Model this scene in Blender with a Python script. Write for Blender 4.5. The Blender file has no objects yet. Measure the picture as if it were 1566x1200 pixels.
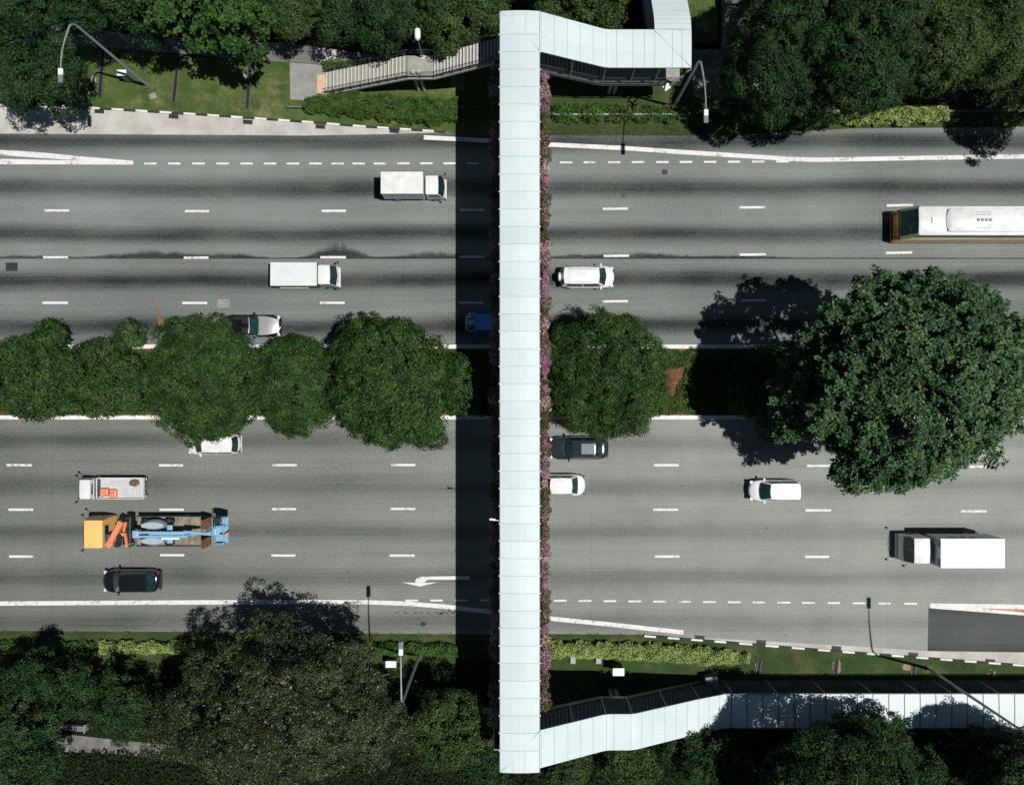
import bpy, math, random
import numpy as np
from mathutils import Vector

# ------------------------------------------------------------------ camera, sky, sun, exposure
S = bpy.context.scene
COL = S.collection
H = 65.8            # camera height over the road, metres
FPX = 1218.0        # focal length in photograph pixels
CX, CY = 783.0, 600.0
cam_d = bpy.data.cameras.new('camera'); cam = bpy.data.objects.new('camera', cam_d); COL.objects.link(cam)
cam.location = (0, 0, H); cam.rotation_euler = (0, 0, 0)
cam_d.sensor_width = 36; cam_d.lens = 36 * FPX / 1566.0
cam_d.clip_start = 0.5; cam_d.clip_end = 5000
S.camera = cam
S.render.resolution_x = 1024; S.render.resolution_y = 784
TX, TY = -0.38, 0.10       # shadow shift per metre of height
W = bpy.data.worlds.new('World'); S.world = W; W.use_nodes = True
nt = W.node_tree; nt.nodes.clear()
sky = nt.nodes.new('ShaderNodeTexSky'); sky.sky_type = 'NISHITA'; sky.sun_disc = False
sky.sun_elevation = math.atan(1 / math.hypot(TX, TY)); sky.sun_rotation = math.atan2(-TX, -TY)
sky.air_density = 0.5; sky.dust_density = 0.1; sky.ozone_density = 0.8
bg = nt.nodes.new('ShaderNodeBackground'); bg.inputs[1].default_value = 0.05
wo = nt.nodes.new('ShaderNodeOutputWorld')
hs = nt.nodes.new('ShaderNodeHueSaturation'); hs.inputs['Hue'].default_value = 0.475; hs.inputs['Saturation'].default_value = 0.9; nt.links.new(sky.outputs[0], hs.inputs['Color']); nt.links.new(hs.outputs[0], bg.inputs[0]); nt.links.new(bg.outputs[0], wo.inputs[0])
sun_d = bpy.data.lights.new('sun', 'SUN'); sun = bpy.data.objects.new('sun', sun_d); COL.objects.link(sun)
sun_d.energy = 5.0; sun_d.angle = math.radians(0.5); sun_d.color = (1.0, 0.965, 0.92)
sun.rotation_euler = Vector((TX, TY, -1)).to_track_quat('-Z', 'Y').to_euler()
sun.location = (20, -5, 80)
S.view_settings.view_transform = 'Standard'; S.view_settings.look = 'None'
S.view_settings.exposure = -0.06; S.view_settings.gamma = 1.0

# ------------------------------------------------------------------ helpers
def P(px, py, z=0.0):
    """a point seen at photograph pixel (px, py) and standing z metres up"""
    s = (H - z) / FPX
    return ((px - CX) * s, (CY - py) * s, z)

def tag(o, label=None, cat=None, group=None, kind=None):
    if label: o['label'] = label
    if cat: o['category'] = cat
    if group: o['group'] = group
    if kind: o['kind'] = kind
    return o

def empty(name, loc, rz=0.0, label=None, cat=None, group=None):
    o = bpy.data.objects.new(name, None); COL.objects.link(o)
    o.location = loc; o.rotation_euler = (0, 0, rz); o.empty_display_size = 0.3
    return tag(o, label, cat, group)

def copy_tree(o, parent=None):
    c = o.copy(); COL.objects.link(c)
    if parent: c.parent = parent
    for ch in list(o.children): copy_tree(ch, c)
    return c

class MB:
    """collects shapes; build() links them as one mesh object"""
    def __init__(s): s.v = []; s.f = []; s.m = []
    def add(s, vs, fs, m=0):
        n = len(s.v); s.v += [tuple(p) for p in vs]
        s.f += [tuple(i + n for i in f) for f in fs]; s.m += [m] * len(fs); return s
    def box(s, c, d, rz=0.0, m=0, top=1.0):
        hx, hy, hz = d[0] / 2, d[1] / 2, d[2] / 2; ca, sa = math.cos(rz), math.sin(rz); vs = []
        for k in (-1, 1):
            q = top if k > 0 else 1.0
            for x, y in ((-hx, -hy), (hx, -hy), (hx, hy), (-hx, hy)):
                x *= q; y *= q
                vs.append((c[0] + x * ca - y * sa, c[1] + x * sa + y * ca, c[2] + k * hz))
        return s.add(vs, [(3, 2, 1, 0), (4, 5, 6, 7), (0, 1, 5, 4), (1, 2, 6, 5), (2, 3, 7, 6), (3, 0, 4, 7)], m)
    def rbox(s, c, d, r=0.05, rz=0.0, m=0):
        """box with chamfered vertical and top edges"""
        hx, hy, hz = d[0] / 2, d[1] / 2, d[2] / 2; ca, sa = math.cos(rz), math.sin(rz)
        def ring(ix, z):
            a, b = hx - ix, hy - ix; q = r * 0.9; o = []
            for x, y in ((-a + q, -b), (a - q, -b), (a - q * .3, -b + q * .3), (a, -b + q), (a, b - q), (a - q * .3, b - q * .3), (a - q, b), (-a + q, b), (-a + q * .3, b - q * .3), (-a, b - q), (-a, -b + q), (-a + q * .3, -b + q * .3)):
                o.append((c[0] + x * ca - y * sa, c[1] + x * sa + y * ca, c[2] + z))
            return o
        rs = [ring(0, -hz), ring(0, hz - r), ring(r * .3, hz - r * .3), ring(r, hz)]
        return s.rings(rs, m, True)
    def rings(s, rs, m=0, caps=True):
        n = len(rs[0]); vs = [p for r in rs for p in r]; fs = []
        for i in range(len(rs) - 1):
            for j in range(n):
                a = i * n + j; b = i * n + (j + 1) % n
                fs.append((a, b, b + n, a + n))
        if caps: fs.append(tuple(reversed(range(n)))); fs.append(tuple(range((len(rs) - 1) * n, len(rs) * n)))
        return s.add(vs, fs, m)
    def prism(s, poly, z0, z1, m=0):
        return s.rings([[(x, y, z0) for x, y in poly], [(x, y, z1) for x, y in poly]], m)
    def flat(s, poly, z, m=0):
        a = 0
        for i in range(len(poly)):
            x0, y0 = poly[i]; x1, y1 = poly[(i + 1) % len(poly)]; a += x0 * y1 - x1 * y0
        if a < 0: poly = poly[::-1]
        return s.add([(x, y, z) for x, y in poly], [tuple(range(len(poly)))], m)
    def tube(s, pts, r, n=8, m=0, caps=True):
        pts = [Vector(p) for p in pts]; rr = r if isinstance(r, (list, tuple)) else [r] * len(pts); rs = []
        for i, p in enumerate(pts):
            d = (pts[min(i + 1, len(pts) - 1)] - pts[max(i - 1, 0)]).normalized()
            u = d.cross(Vector((0.13, 0.31, 0.94)) if abs(d.z) < .9 else Vector((1, 0, 0))).normalized(); w = d.cross(u)
            rs.append([tuple(p + (u * math.cos(t * 2 * math.pi / n) + w * math.sin(t * 2 * math.pi / n)) * rr[i]) for t in range(n)])
        return s.rings(rs, m, caps)
    def grid(s, rows, m=0):
        n = len(rows[0]); vs = [p for r in rows for p in r]
        fs = [(i * n + j, i * n + j + 1, (i + 1) * n + j + 1, (i + 1) * n + j) for i in range(len(rows) - 1) for j in range(n - 1)]
        return s.add(vs, fs, m)
    def build(s, name, mats, parent=None, smooth=False, angle=40):
        me = bpy.data.meshes.new(name); me.from_pydata(s.v, [], s.f); 
        for mm in (mats if isinstance(mats, (list, tuple)) else [mats]): me.materials.append(mm)
        me.polygons.foreach_set('material_index', s.m)
        if smooth: me.polygons.foreach_set('use_smooth', [True] * len(s.f))
        me.update()
        if smooth: 
            try: me.set_sharp_from_angle(angle=math.radians(angle))
            except Exception: pass
        o = bpy.data.objects.new(name, me); COL.objects.link(o)
        if parent: o.parent = parent
        return o

def quads_object(name, V, material, parent=None, mi=None):
    """V: (n,4,3) array of quads -> one mesh"""
    n = len(V); me = bpy.data.meshes.new(name)
    me.vertices.add(n * 4); me.vertices.foreach_set('co', V.reshape(-1).astype(np.float32))
    me.loops.add(n * 4); me.loops.foreach_set('vertex_index', np.arange(n * 4, dtype=np.int32))
    me.polygons.add(n); me.polygons.foreach_set('loop_start', np.arange(0, n * 4, 4, dtype=np.int32))
    try: me.polygons.foreach_set('loop_total', np.full(n, 4, dtype=np.int32))
    except Exception: pass
    for mm in (material if isinstance(material, (list, tuple)) else [material]): me.materials.append(mm)
    if mi is not None: me.polygons.foreach_set('material_index', mi.astype(np.int32))
    me.update(calc_edges=True); me.validate()
    o = bpy.data.objects.new(name, me); COL.objects.link(o)
    if parent: o.parent = parent
    return o

# ------------------------------------------------------------------ materials
class NB:
    def __init__(s, name):
        s.mat = bpy.data.materials.new(name); s.mat.use_nodes = True; s.t = s.mat.node_tree
        s.p = s.t.nodes['Principled BSDF']
    def n(s, t, **k):
        x = s.t.nodes.new(t)
        for a, b in k.items(): setattr(x, a, b)
        return x
    def l(s, a, b): s.t.links.new(a, b)
    def val(s, v, i):
        if hasattr(v, 'is_linked') or hasattr(v, 'links'): s.l(v, i)
        else: i.default_value = v
    def math(s, op, a, b=0.0, c=0.0, clamp=False):
        x = s.n('ShaderNodeMath', operation=op, use_clamp=clamp)
        s.val(a, x.inputs[0]); s.val(b, x.inputs[1]); s.val(c, x.inputs[2]); return x.outputs[0]
    def pos(s):
        if not hasattr(s, '_g'): s._g = s.n('ShaderNodeNewGeometry')
        return s._g.outputs['Position']
    def noise(s, scale, detail=3.0, vec=None, stretch=None, rough=0.55, obj=False):
        v = vec or (s.n('ShaderNodeTexCoord').outputs['Object'] if obj else s.pos())
        if stretch:
            mp = s.n('ShaderNodeMapping'); mp.inputs['Scale'].default_value = stretch; s.l(v, mp.inputs[0]); v = mp.outputs[0]
        x = s.n('ShaderNodeTexNoise'); x.inputs['Scale'].default_value = scale; x.inputs['Detail'].default_value = detail
        x.inputs['Roughness'].default_value = rough; s.l(v, x.inputs['Vector']); return x.outputs['Fac']
    def ramp(s, fac, stops):
        x = s.n('ShaderNodeValToRGB'); cr = x.color_ramp
        while len(cr.elements) < len(stops): cr.elements.new(0.5)
        for e, (p, c) in zip(cr.elements, stops): e.position = p; e.color = (*c, 1) if len(c) == 3 else c
        s.l(fac, x.inputs[0]); return x.outputs[0]
    def mix(s, fac, a, b):
        x = s.n('ShaderNodeMix', data_type='RGBA'); s.val(fac, x.inputs[0])
        for v, i in ((a, x.inputs[6]), (b, x.inputs[7])):
            if isinstance(v, tuple): i.default_value = (*v, 1)
            else: s.l(v, i)
        return x.outputs[2]
    def color(s, c):
        if isinstance(c, tuple): s.p.inputs['Base Color'].default_value = (*c, 1)
        else: s.l(c, s.p.inputs['Base Color'])
        return s
    def bump(s, h, strength=0.4, dist=0.02):
        b = s.n('ShaderNodeBump'); b.inputs['Strength'].default_value = strength; b.inputs['Distance'].default_value = dist
        s.l(h, b.inputs['Height']); s.l(b.outputs[0], s.p.inputs['Normal']); return s
    def set(s, **k):
        for a, b in k.items(): s.p.inputs[a.replace('_', ' ')].default_value = b
        return s

def simple(name, c, rough=0.6, metal=0.0, var=0.12, scale=3.0, spec=0.4, coat=0.0, obj=True, bump=0.0):
    b = NB(name); b.set(Roughness=rough, Metallic=metal); b.p.inputs['Specular IOR Level'].default_value = spec
    if coat: b.p.inputs['Coat Weight'].default_value = coat
    f = b.noise(scale, 4, obj=obj)
    lo = tuple(x * (1 - var) for x in c); hi = tuple(min(.95, x * (1 + var)) for x in c)
    b.color(b.ramp(f, [(.3, lo), (.7, hi)]))
    if bump: b.bump(b.noise(scale * 8, 2, obj=obj), bump, 0.01)
    return b.mat

def leafmat(name, dark, mid, light, accent=None, acc=0.0, clump=0.9, trans=0.22, rough=0.55, spec=0.16):
    b = NB(name); rnd = b.n('ShaderNodeNewGeometry').outputs['Random Per Island']
    cl = b.noise(clump, 2)
    f = b.math('ADD', b.math('MULTIPLY', rnd, 0.65), b.math('MULTIPLY', b.math('SUBTRACT', cl, 0.5), 1.3), clamp=False)
    f = b.math('ADD', f, 0.18, clamp=True)
    c = b.ramp(f, [(0.0, dark), (0.5, mid), (1.0, light)])
    if accent:
        r2 = b.math('FRACT', b.math('MULTIPLY', rnd, 37.7)); c = b.mix(b.math('LESS_THAN', r2, acc), c, accent)
    b.color(c); b.set(Roughness=rough); b.p.inputs['Specular IOR Level'].default_value = spec
    if trans:
        tr = b.n('ShaderNodeBsdfTranslucent'); b.l(c, tr.inputs[0]); mx = b.n('ShaderNodeMixShader'); mx.inputs[0].default_value = trans
        out = b.t.nodes['Material Output']; b.l(b.p.outputs[0], mx.inputs[1]); b.l(tr.outputs[0], mx.inputs[2]); b.l(mx.outputs[0], out.inputs[0])
    return b.mat

M = {}
def asphalt(name, y0, period, lo, hi, amp, streak, stain=False, dark_x=None, joints=None):
    b = NB(name); sep = b.n('ShaderNodeSeparateXYZ'); b.l(b.pos(), sep.inputs[0]); x, y = sep.outputs[0], sep.outputs[1]
    wob = b.math('MULTIPLY', b.math('SUBTRACT', b.noise(.05, 1), .5), 1.0)
    ph = b.math('MULTIPLY', b.math('ADD', b.math('SUBTRACT', y, y0), wob), 2 * math.pi / period)
    c1 = b.math('COSINE', ph); c2 = b.math('COSINE', b.math('MULTIPLY', ph, 2.0))
    lane = b.math('SUBTRACT', b.math('MULTIPLY', c2, -.22), b.math('MULTIPLY', c1, 0.62))       # dark oil strip mid-lane
    mod = b.math('ADD', .35, b.noise(.5, 2, stretch=(.05, .5, 1)))
    v = b.math('ADD', .5, b.math('MULTIPLY', b.math('MULTIPLY', lane, mod), amp))
    st = b.math('MULTIPLY', b.math('SUBTRACT', b.noise(1.0, 4, stretch=(.035, 1.1, 1)), .5), streak)
    gr = b.math('MULTIPLY', b.math('SUBTRACT', b.noise(9.0, 3, rough=.85), .5), .62)
    gr = b.math('ADD', gr, b.math('MULTIPLY', b.math('SUBTRACT', b.noise(4.2, 2, rough=.9), .5), .42))
    gr2 = b.math('MULTIPLY', b.math('SUBTRACT', b.noise(30.0, 1), .5), .45)
    lg = b.math('MULTIPLY', b.math('SUBTRACT', b.noise(.09, 2), .5), .5)
    v = b.math('ADD', v, b.math('ADD', b.math('ADD', st, gr), b.math('ADD', gr2, lg)))
    fs = b.math('MULTIPLY', b.math('SUBTRACT', b.noise(1.0, 3, stretch=(.05, 7.0, 1), rough=.8), .5), .34); v = b.math('ADD', v, fs)
    spot = b.math('MULTIPLY', b.math('SUBTRACT', b.noise(1.6, 4, rough=.75, stretch=(.6, 1, 1)), .66, clamp=True), -1.6); v = b.math('ADD', v, spot)
    for jx, jw in ((joints or [])): v = b.math('SUBTRACT', v, b.math('MULTIPLY', b.math('LESS_THAN', b.math('ABSOLUTE', b.math('ADD', b.math('SUBTRACT', x, jx), b.math('MULTIPLY', b.math('SUBTRACT', b.noise(.8, 3), .5), .12))), jw), .13))
    if dark_x: v = b.math('ADD', v, b.math('MULTIPLY', x, dark_x))  # lighter along x: real asphalt tone plus some lens vignetting put into the colour
    if stain:
        # damp dark seam spreading unevenly above an asphalt joint
        hgt = .12
        for gx, gw, gh in ((-14.4, 2.0, 1.25), (-29.5, 4.5, .62), (-23.0, 2.0, .4), (-6.5, 3.2, .55), (5.5, 2.5, .35), (11.0, 3.5, .5), (19.0, 3.0, .25), (-40, 3, .3)):
            q = b.math('DIVIDE', b.math('SUBTRACT', x, gx), gw); q = b.math('MULTIPLY', b.math('EXPONENT', b.math('MULTIPLY', b.math('MULTIPLY', q, q), -1.0)), gh); hgt = b.math('ADD', hgt, q)
        hgt = b.math('MULTIPLY', hgt, b.math('MULTIPLY', b.noise(1.1, 6, stretch=(1, .02, 1), rough=.8), 1.9))
        e = b.math('DIVIDE', b.math('SUBTRACT', y, 11.03), b.math('MAXIMUM', hgt, .10))
        band = b.math('MULTIPLY', b.math('GREATER_THAN', e, 0.0), b.math('MULTIPLY', b.math('SUBTRACT', 1.0, e), 1.8, clamp=True))
        band = b.math('MULTIPLY', band, b.math('ADD', .35, b.math('MULTIPLY', b.noise(5.0, 4, stretch=(.5, 1, 1), rough=.85), .9)))
        v = b.math('SUBTRACT', v, b.math('MULTIPLY', band, .85))
        v = b.math('SUBTRACT', v, b.math('MULTIPLY', b.math('LESS_THAN', y, 11.03), .10))
    c = b.ramp(v, [(0, lo), (.5, tuple((a + d) / 2 for a, d in zip(lo, hi))), (1, hi)])
    hue = b.noise(.35, 3); c = b.mix(b.math('MULTIPLY', b.math('SUBTRACT', hue, .45, clamp=True), 2.2), c, b.mix(.4, c, (.13, .115, .098)))
    b.color(c); b.set(Roughness=.85); b.p.inputs['Specular IOR Level'].default_value = .2
    b.bump(b.noise(40, 2), .35, .008); return b.mat
M['asph_n'] = asphalt('asphalt_upper', 13.1, 3.81, (.016, .022, .021), (.238, .268, .252), .54, .36, True, joints=[(30.4, .03), (-9.0, .02)])
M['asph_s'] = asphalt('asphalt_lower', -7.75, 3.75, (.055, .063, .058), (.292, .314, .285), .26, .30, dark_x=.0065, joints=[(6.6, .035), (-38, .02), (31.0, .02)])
M['asph_new'] = asphalt('asphalt_new', -17.5, 3.75, (.022, .027, .028), (.095, .108, .108), .22, .35)
def paint(name, c, wear):
    b = NB(name); f = b.noise(3.5, 5, rough=.7); f2 = b.noise(.6, 2)
    v = b.math('ADD', f, b.math('MULTIPLY', b.math('SUBTRACT', f2, .5), .5))
    b.color(b.ramp(v, [(wear - .12, tuple(x * .35 for x in c)), (wear, tuple(x * .86 for x in c)), (wear + .25, c)])); b.set(Roughness=.7); return b.mat
M['mark'] = paint('road_paint', (.68, .68, .65), .44)
M['mark_red'] = paint('road_paint_red', (.50, .16, .12), .38)
def concrete(name, a, b_, sc=.5, rough=.85):
    b = NB(name); f = b.math('ADD', b.math('MULTIPLY', b.noise(sc, 6, rough=.65), .7), b.math('MULTIPLY', b.noise(14, 2), .3))
    b.color(b.ramp(f, [(.36, a), (.64, b_)])); b.set(Roughness=rough); b.bump(b.noise(25, 3), .25, .01); return b.mat
M['conc_light'] = concrete('concrete_light', (.30, .29, .265), (.50, .485, .45))
M['conc_path'] = concrete('concrete_path', (.075, .074, .066), (.19, .185, .168), 1.0)
M['conc_pad'] = concrete('concrete_pad', (.16, .165, .15), (.30, .30, .275), .9)
M['conc_white'] = concrete('kerb_white', (.52, .52, .49), (.76, .76, .73), 2)
M['kerb_black'] = concrete('kerb_black', (.012, .013, .013), (.035, .036, .035), 2)
M['bed_grey'] = concrete('bed_grey', (.38, .38, .40), (.52, .52, .54), 2)
M['conc_dark'] = concrete('concrete_dark', (.05, .052, .048), (.10, .10, .095), 2)
M['black'] = simple('black_void', (.010, .010, .010), .8)
M['rubber'] = simple('rubber', (.015, .015, .016), .75)
M['grate'] = simple('iron_grate', (.045, .047, .045), .6, .3, .3, 12)
M['manhole'] = simple('manhole_concrete', (.33, .32, .31), .8, 0, .4, 14)
def ground(name, stops, sc, sp=6.0, patch=None):
    b = NB(name); f = b.math('ADD', b.math('MULTIPLY', b.noise(sc, 5, rough=.7), .55), b.math('MULTIPLY', b.noise(sp, 3, rough=.8), .45))
    c = b.ramp(f, stops)
    if patch: c = b.mix(b.math('MULTIPLY', b.math('SUBTRACT', b.noise(.32, 5, rough=.7), .53, clamp=True), 6.0, clamp=True), c, b.ramp(b.noise(8, 3), [(.3, tuple(x * .6 for x in patch)), (.7, patch)]))
    b.color(c); b.set(Roughness=.95); b.p.inputs['Specular IOR Level'].default_value = .1
    b.bump(b.noise(9, 4), .8, .06); return b.mat
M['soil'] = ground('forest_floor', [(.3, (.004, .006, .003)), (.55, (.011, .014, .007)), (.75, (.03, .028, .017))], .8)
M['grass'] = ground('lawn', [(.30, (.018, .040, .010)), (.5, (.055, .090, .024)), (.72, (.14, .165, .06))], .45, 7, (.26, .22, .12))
M['grass_n'] = ground('lawn_shade', [(.30, (.014, .028, .009)), (.5, (.034, .060, .020)), (.72, (.075, .10, .04))], .5, 7, (.11, .10, .05))  # darker copy of the lawn, with shade put into its colour
M['red_soil'] = ground('red_soil', [(.3, (.05, .025, .014)), (.55, (.15, .075, .045)), (.75, (.48, .30, .21))], 1.2)
M['dirt_halo'] = ground('bare_dirt', [(.3, (.14, .10, .06)), (.7, (.34, .25, .17))], 1.5)
M['stain'] = ground('dirt_stain', [(.3, (.13, .075, .035)), (.7, (.26, .15, .08))], 1.5)
M['stain_dark'] = ground('oil_stain', [(.3, (.025, .024, .02)), (.7, (.06, .056, .05))], 3)
# leaves
M['leaf_median'] = leafmat('leaf_median', (.004, .014, .003), (.019, .056, .011), (.085, .150, .034), (.15, .16, .08), .025, .8)
M['leaf_median_olive'] = leafmat('leaf_median_olive', (.004, .014, .003), (.024, .060, .013), (.10, .155, .045), (.11, .12, .05), .03, .9)
M['leaf_big'] = leafmat('leaf_rosette', (.008, .028, .010), (.040, .095, .038), (.13, .215, .098), (.18, .23, .05), .03, .5, rough=.5)
M['leaf_fresh'] = leafmat('leaf_fresh', (.006, .024, .006), (.030, .082, .016), (.10, .18, .045), None, 0, .5)
M['leaf_forest'] = leafmat('leaf_forest', (.004, .014, .005), (.015, .044, .013), (.048, .092, .027), (.10, .11, .05), .02, .7)
M['leaf_olive'] = leafmat('leaf_olive', (.006, .019, .006), (.030, .066, .016), (.095, .145, .042), (.13, .13, .05), .02, .6)
M['leaf_brown'] = leafmat('leaf_brown', (.004, .012, .004), (.022, .040, .014), (.082, .105, .048), (.20, .185, .135), .05, .35, trans=.15)
M['leaf_hedge'] = leafmat('leaf_hedge', (.012, .036, .006), (.040, .100, .018), (.12, .19, .045), (.22, .07, .04), .03, 1.2)
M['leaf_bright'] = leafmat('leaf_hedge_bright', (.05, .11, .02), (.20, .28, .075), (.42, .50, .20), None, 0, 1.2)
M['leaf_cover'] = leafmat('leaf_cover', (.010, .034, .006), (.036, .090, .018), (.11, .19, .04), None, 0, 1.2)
M['leaf_verge'] = leafmat('leaf_verge', (.022, .028, .010), (.055, .070, .022), (.12, .12, .05), (.20, .13, .07), .08, .6)
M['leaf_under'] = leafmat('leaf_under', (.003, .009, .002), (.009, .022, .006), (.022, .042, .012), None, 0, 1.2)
M['leaf_bougain'] = leafmat('leaf_bougainvillea', (.015, .03, .008), (.05, .07, .022), (.13, .13, .05), (.24, .11, .06), .14, 1.5)
M['petal'] = leafmat('petal_pink', (.28, .09, .17), (.48, .22, .36), (.68, .42, .55), (.38, .20, .12), .12, .5, trans=.35)
M['petal_pale'] = leafmat('petal_pale', (.45, .25, .20), (.60, .42, .34), (.80, .70, .62), None, 0, .8, trans=.35)
M['bark'] = simple('bark', (.07, .055, .04), .9, 0, .35, 5, bump=.5)
M['bark_pale'] = simple('bark_pale', (.26, .23, .19), .85, 0, .3, 5, bump=.4)
# built things
def roofmat(name, c, c2):
    b = NB(name); sep = b.n('ShaderNodeSeparateXYZ'); b.l(b.pos(), sep.inputs[0])
    wn = b.n('ShaderNodeTexWhiteNoise', noise_dimensions='1D'); b.l(b.math('FLOOR', b.math('DIVIDE', b.math('ADD', sep.outputs[1], -25.05), 1.222)), wn.inputs['W'])
    f = b.math('ADD', b.math('MULTIPLY', b.noise(.35, 4), .45), b.math('MULTIPLY', b.noise(3, 5, rough=.75), .35)); f = b.math('ADD', f, b.math('MULTIPLY', wn.outputs['Value'], .16))
    c_ = b.ramp(f, [(.36, c2), (.62, c)]); grime = b.math('MULTIPLY', b.math('SUBTRACT', b.noise(1.4, 6, rough=.8), .60, clamp=True), 2.2)
    b.color(b.mix(grime, c_, (.30, .34, .32))); b.set(Roughness=.5); b.p.inputs['Specular IOR Level'].default_value = .3; return b.mat
M['roof'] = roofmat('roof_sheet', (.56, .63, .645), (.475, .55, .57))
M['roof_edge'] = simple('roof_edge', (.22, .30, .31), .5)
M['seam'] = simple('roof_seam', (.27, .36, .38), .6)
M['seam_dark'] = simple('roof_seam_dark', (.07, .09, .095), .6)
M['steel'] = simple('grey_steel', (.17, .19, .195), .5, .3)
M['steel_dark'] = simple('dark_steel', (.045, .055, .06), .5, .2)
M['galv'] = simple('galvanised', (.30, .345, .345), .45, .35)
M['white'] = simple('white_enamel', (.78, .79, .78), .4)
M['pier'] = simple('pier_paint', (.42, .42, .40), .8)
M['panel'] = simple('parapet_panel', (.10, .125, .13), .35)
M['lens'] = simple('lamp_lens', (.16, .19, .20), .2)
M['tread'] = concrete('stair_tread', (.22, .21, .185), (.33, .32, .285), 2)
M['nosing'] = concrete('stair_nosing', (.44, .43, .39), (.60, .58, .54), 3)
M['riser'] = concrete('stair_riser', (.05, .05, .047), (.10, .10, .092), 3)
M['tactile'] = concrete('tactile_paving', (.42, .30, .17), (.60, .45, .28), 4)
# vehicles
def carpaint(name, c, rough=.28, coat=.6, metal=0.0):
    return simple(name, c, rough, metal, .04, 2, .5, coat)
M['p_white'] = simple('paint_white', (.66, .67, .665), .3, 0, .10, 1.6, .5, .5)
M['p_black'] = carpaint('paint_black', (.006, .008, .009), .12, 1)
M['p_graphite'] = carpaint('paint_graphite', (.018, .026, .030), .15, 1)
M['p_silver'] = carpaint('paint_silver', (.42, .43, .42), .3, .8, .5)
M['p_blue'] = carpaint('paint_blue', (.03, .26, .80), .2, 1)
M['p_orange'] = carpaint('paint_amber', (.86, .50, .17), .4, .3)
M['p_cranes'] = carpaint('paint_crane', (.68, .22, .11), .4, .3)
M['p_lift'] = carpaint('paint_lift', (.20, .38, .53), .4, .3)
M['p_greyblue'] = carpaint('paint_grey_blue', (.33, .40, .46), .4, .3)
M['glass'] = simple('vehicle_glass', (.010, .030, .032), .08, 0, .4, 5, .6, .5)
M['glass_teal'] = simple('windscreen_glass', (.010, .030, .034), .12, 0, .6, 6, .5, .3)
M['headlamp'] = simple('headlamp', (.62, .64, .64), .15, 0, .1, 5, .6)
M['tail'] = simple('tail_lamp', (.20, .015, .012), .25)
M['trim'] = simple('black_trim', (.014, .016, .017), .5)
M['grey_side'] = simple('van_side', (.48, .53, .53), .5)
M['canvas'] = simple('canvas_cover', (.58, .62, .61), .8, 0, .06, 1.5)
M['plate'] = simple('number_plate', (.55, .53, .42), .5)
M['wood_bed'] = simple('timber_bed', (.20, .175, .135), .85, 0, .45, 3.0)
M['rust'] = simple('rusty_ramp', (.14, .065, .035), .8, 0, .5, 4)
M['bus_low'] = simple('bus_orange', (.80, .27, .05), .35, 0, .5, .7, .5, .5)
M['bus_green'] = simple('bus_olive', (.22, .26, .13), .35, 0, .15, 2, .5, .5)
M['tarp'] = simple('brown_tarp', (.13, .10, .06), .9, 0, .5, 6)
# ------------------------------------------------------------------ the setting
def G(pts): return [P(a, b)[:2] for a, b in pts]
def struct(name, mb, mats, **k):
    o = mb.build(name, mats, **k); o['kind'] = 'structure'; return o

struct('ground', MB().flat([(-1500, -1500), (1500, -1500), (1500, 1500), (-1500, 1500)], -0.030), M['soil'])
FAR_L, FAR_R = -5000, 6500
struct('lawn', MB().flat(G([(FAR_L, 75), (118, 64), (300, 88), (500, 96), (700, 60), (835, 60), (835, 212), (480, 195), (130, 172), (FAR_L, 172)]), -0.016), M['grass'])
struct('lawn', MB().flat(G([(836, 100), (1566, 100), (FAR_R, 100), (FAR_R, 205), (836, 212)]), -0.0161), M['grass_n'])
struct('lawn', MB().flat(G([(1020, -60), (1098, -60), (1098, 66), (1020, 66)]), -0.0163), M['grass'])
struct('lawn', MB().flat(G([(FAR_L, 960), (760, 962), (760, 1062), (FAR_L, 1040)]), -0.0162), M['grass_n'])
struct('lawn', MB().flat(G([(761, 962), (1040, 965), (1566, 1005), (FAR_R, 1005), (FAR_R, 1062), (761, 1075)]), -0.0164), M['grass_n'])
struct('road', MB().flat(G([(FAR_L, 203), (0, 203), (470, 207), (690, 204), (835, 207), (1100, 208), (1300, 197), (1566, 194), (FAR_R, 194), (FAR_R, 533), (FAR_L, 533)]), 0.0), M['asph_n'])
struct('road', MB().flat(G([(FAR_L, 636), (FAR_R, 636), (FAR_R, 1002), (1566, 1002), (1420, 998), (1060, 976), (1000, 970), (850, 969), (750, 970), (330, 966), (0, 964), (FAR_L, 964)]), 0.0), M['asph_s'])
struct('road_patch', MB().flat(G([(1420, 928), (1566, 932), (FAR_R, 932), (FAR_R, 997), (1566, 997), (1418.5, 996)]), 0.004), M['asph_new'])
struct('pavement', MB().flat(G([(FAR_L, 150), (0, 158), (135, 167), (300, 177), (480, 189), (690, 203), (580, 205.5), (470, 207.5), (0, 204.5), (FAR_L, 204.5)]), 0.006), M['conc_light'])
struct('pavement', MB().flat(G([(1050, 973.5), (1300, 987), (1420, 995), (1566, 997), (FAR_R, 997), (FAR_R, 1018), (1566, 1016), (1400, 1003), (1250, 992), (1110, 980)]), 0.008), M['conc_light'])
struct('median_soil', MB().flat(G([(FAR_L, 531), (FAR_R, 531), (FAR_R, 638), (FAR_L, 638)]), 0.03), M['red_soil'])

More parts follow.
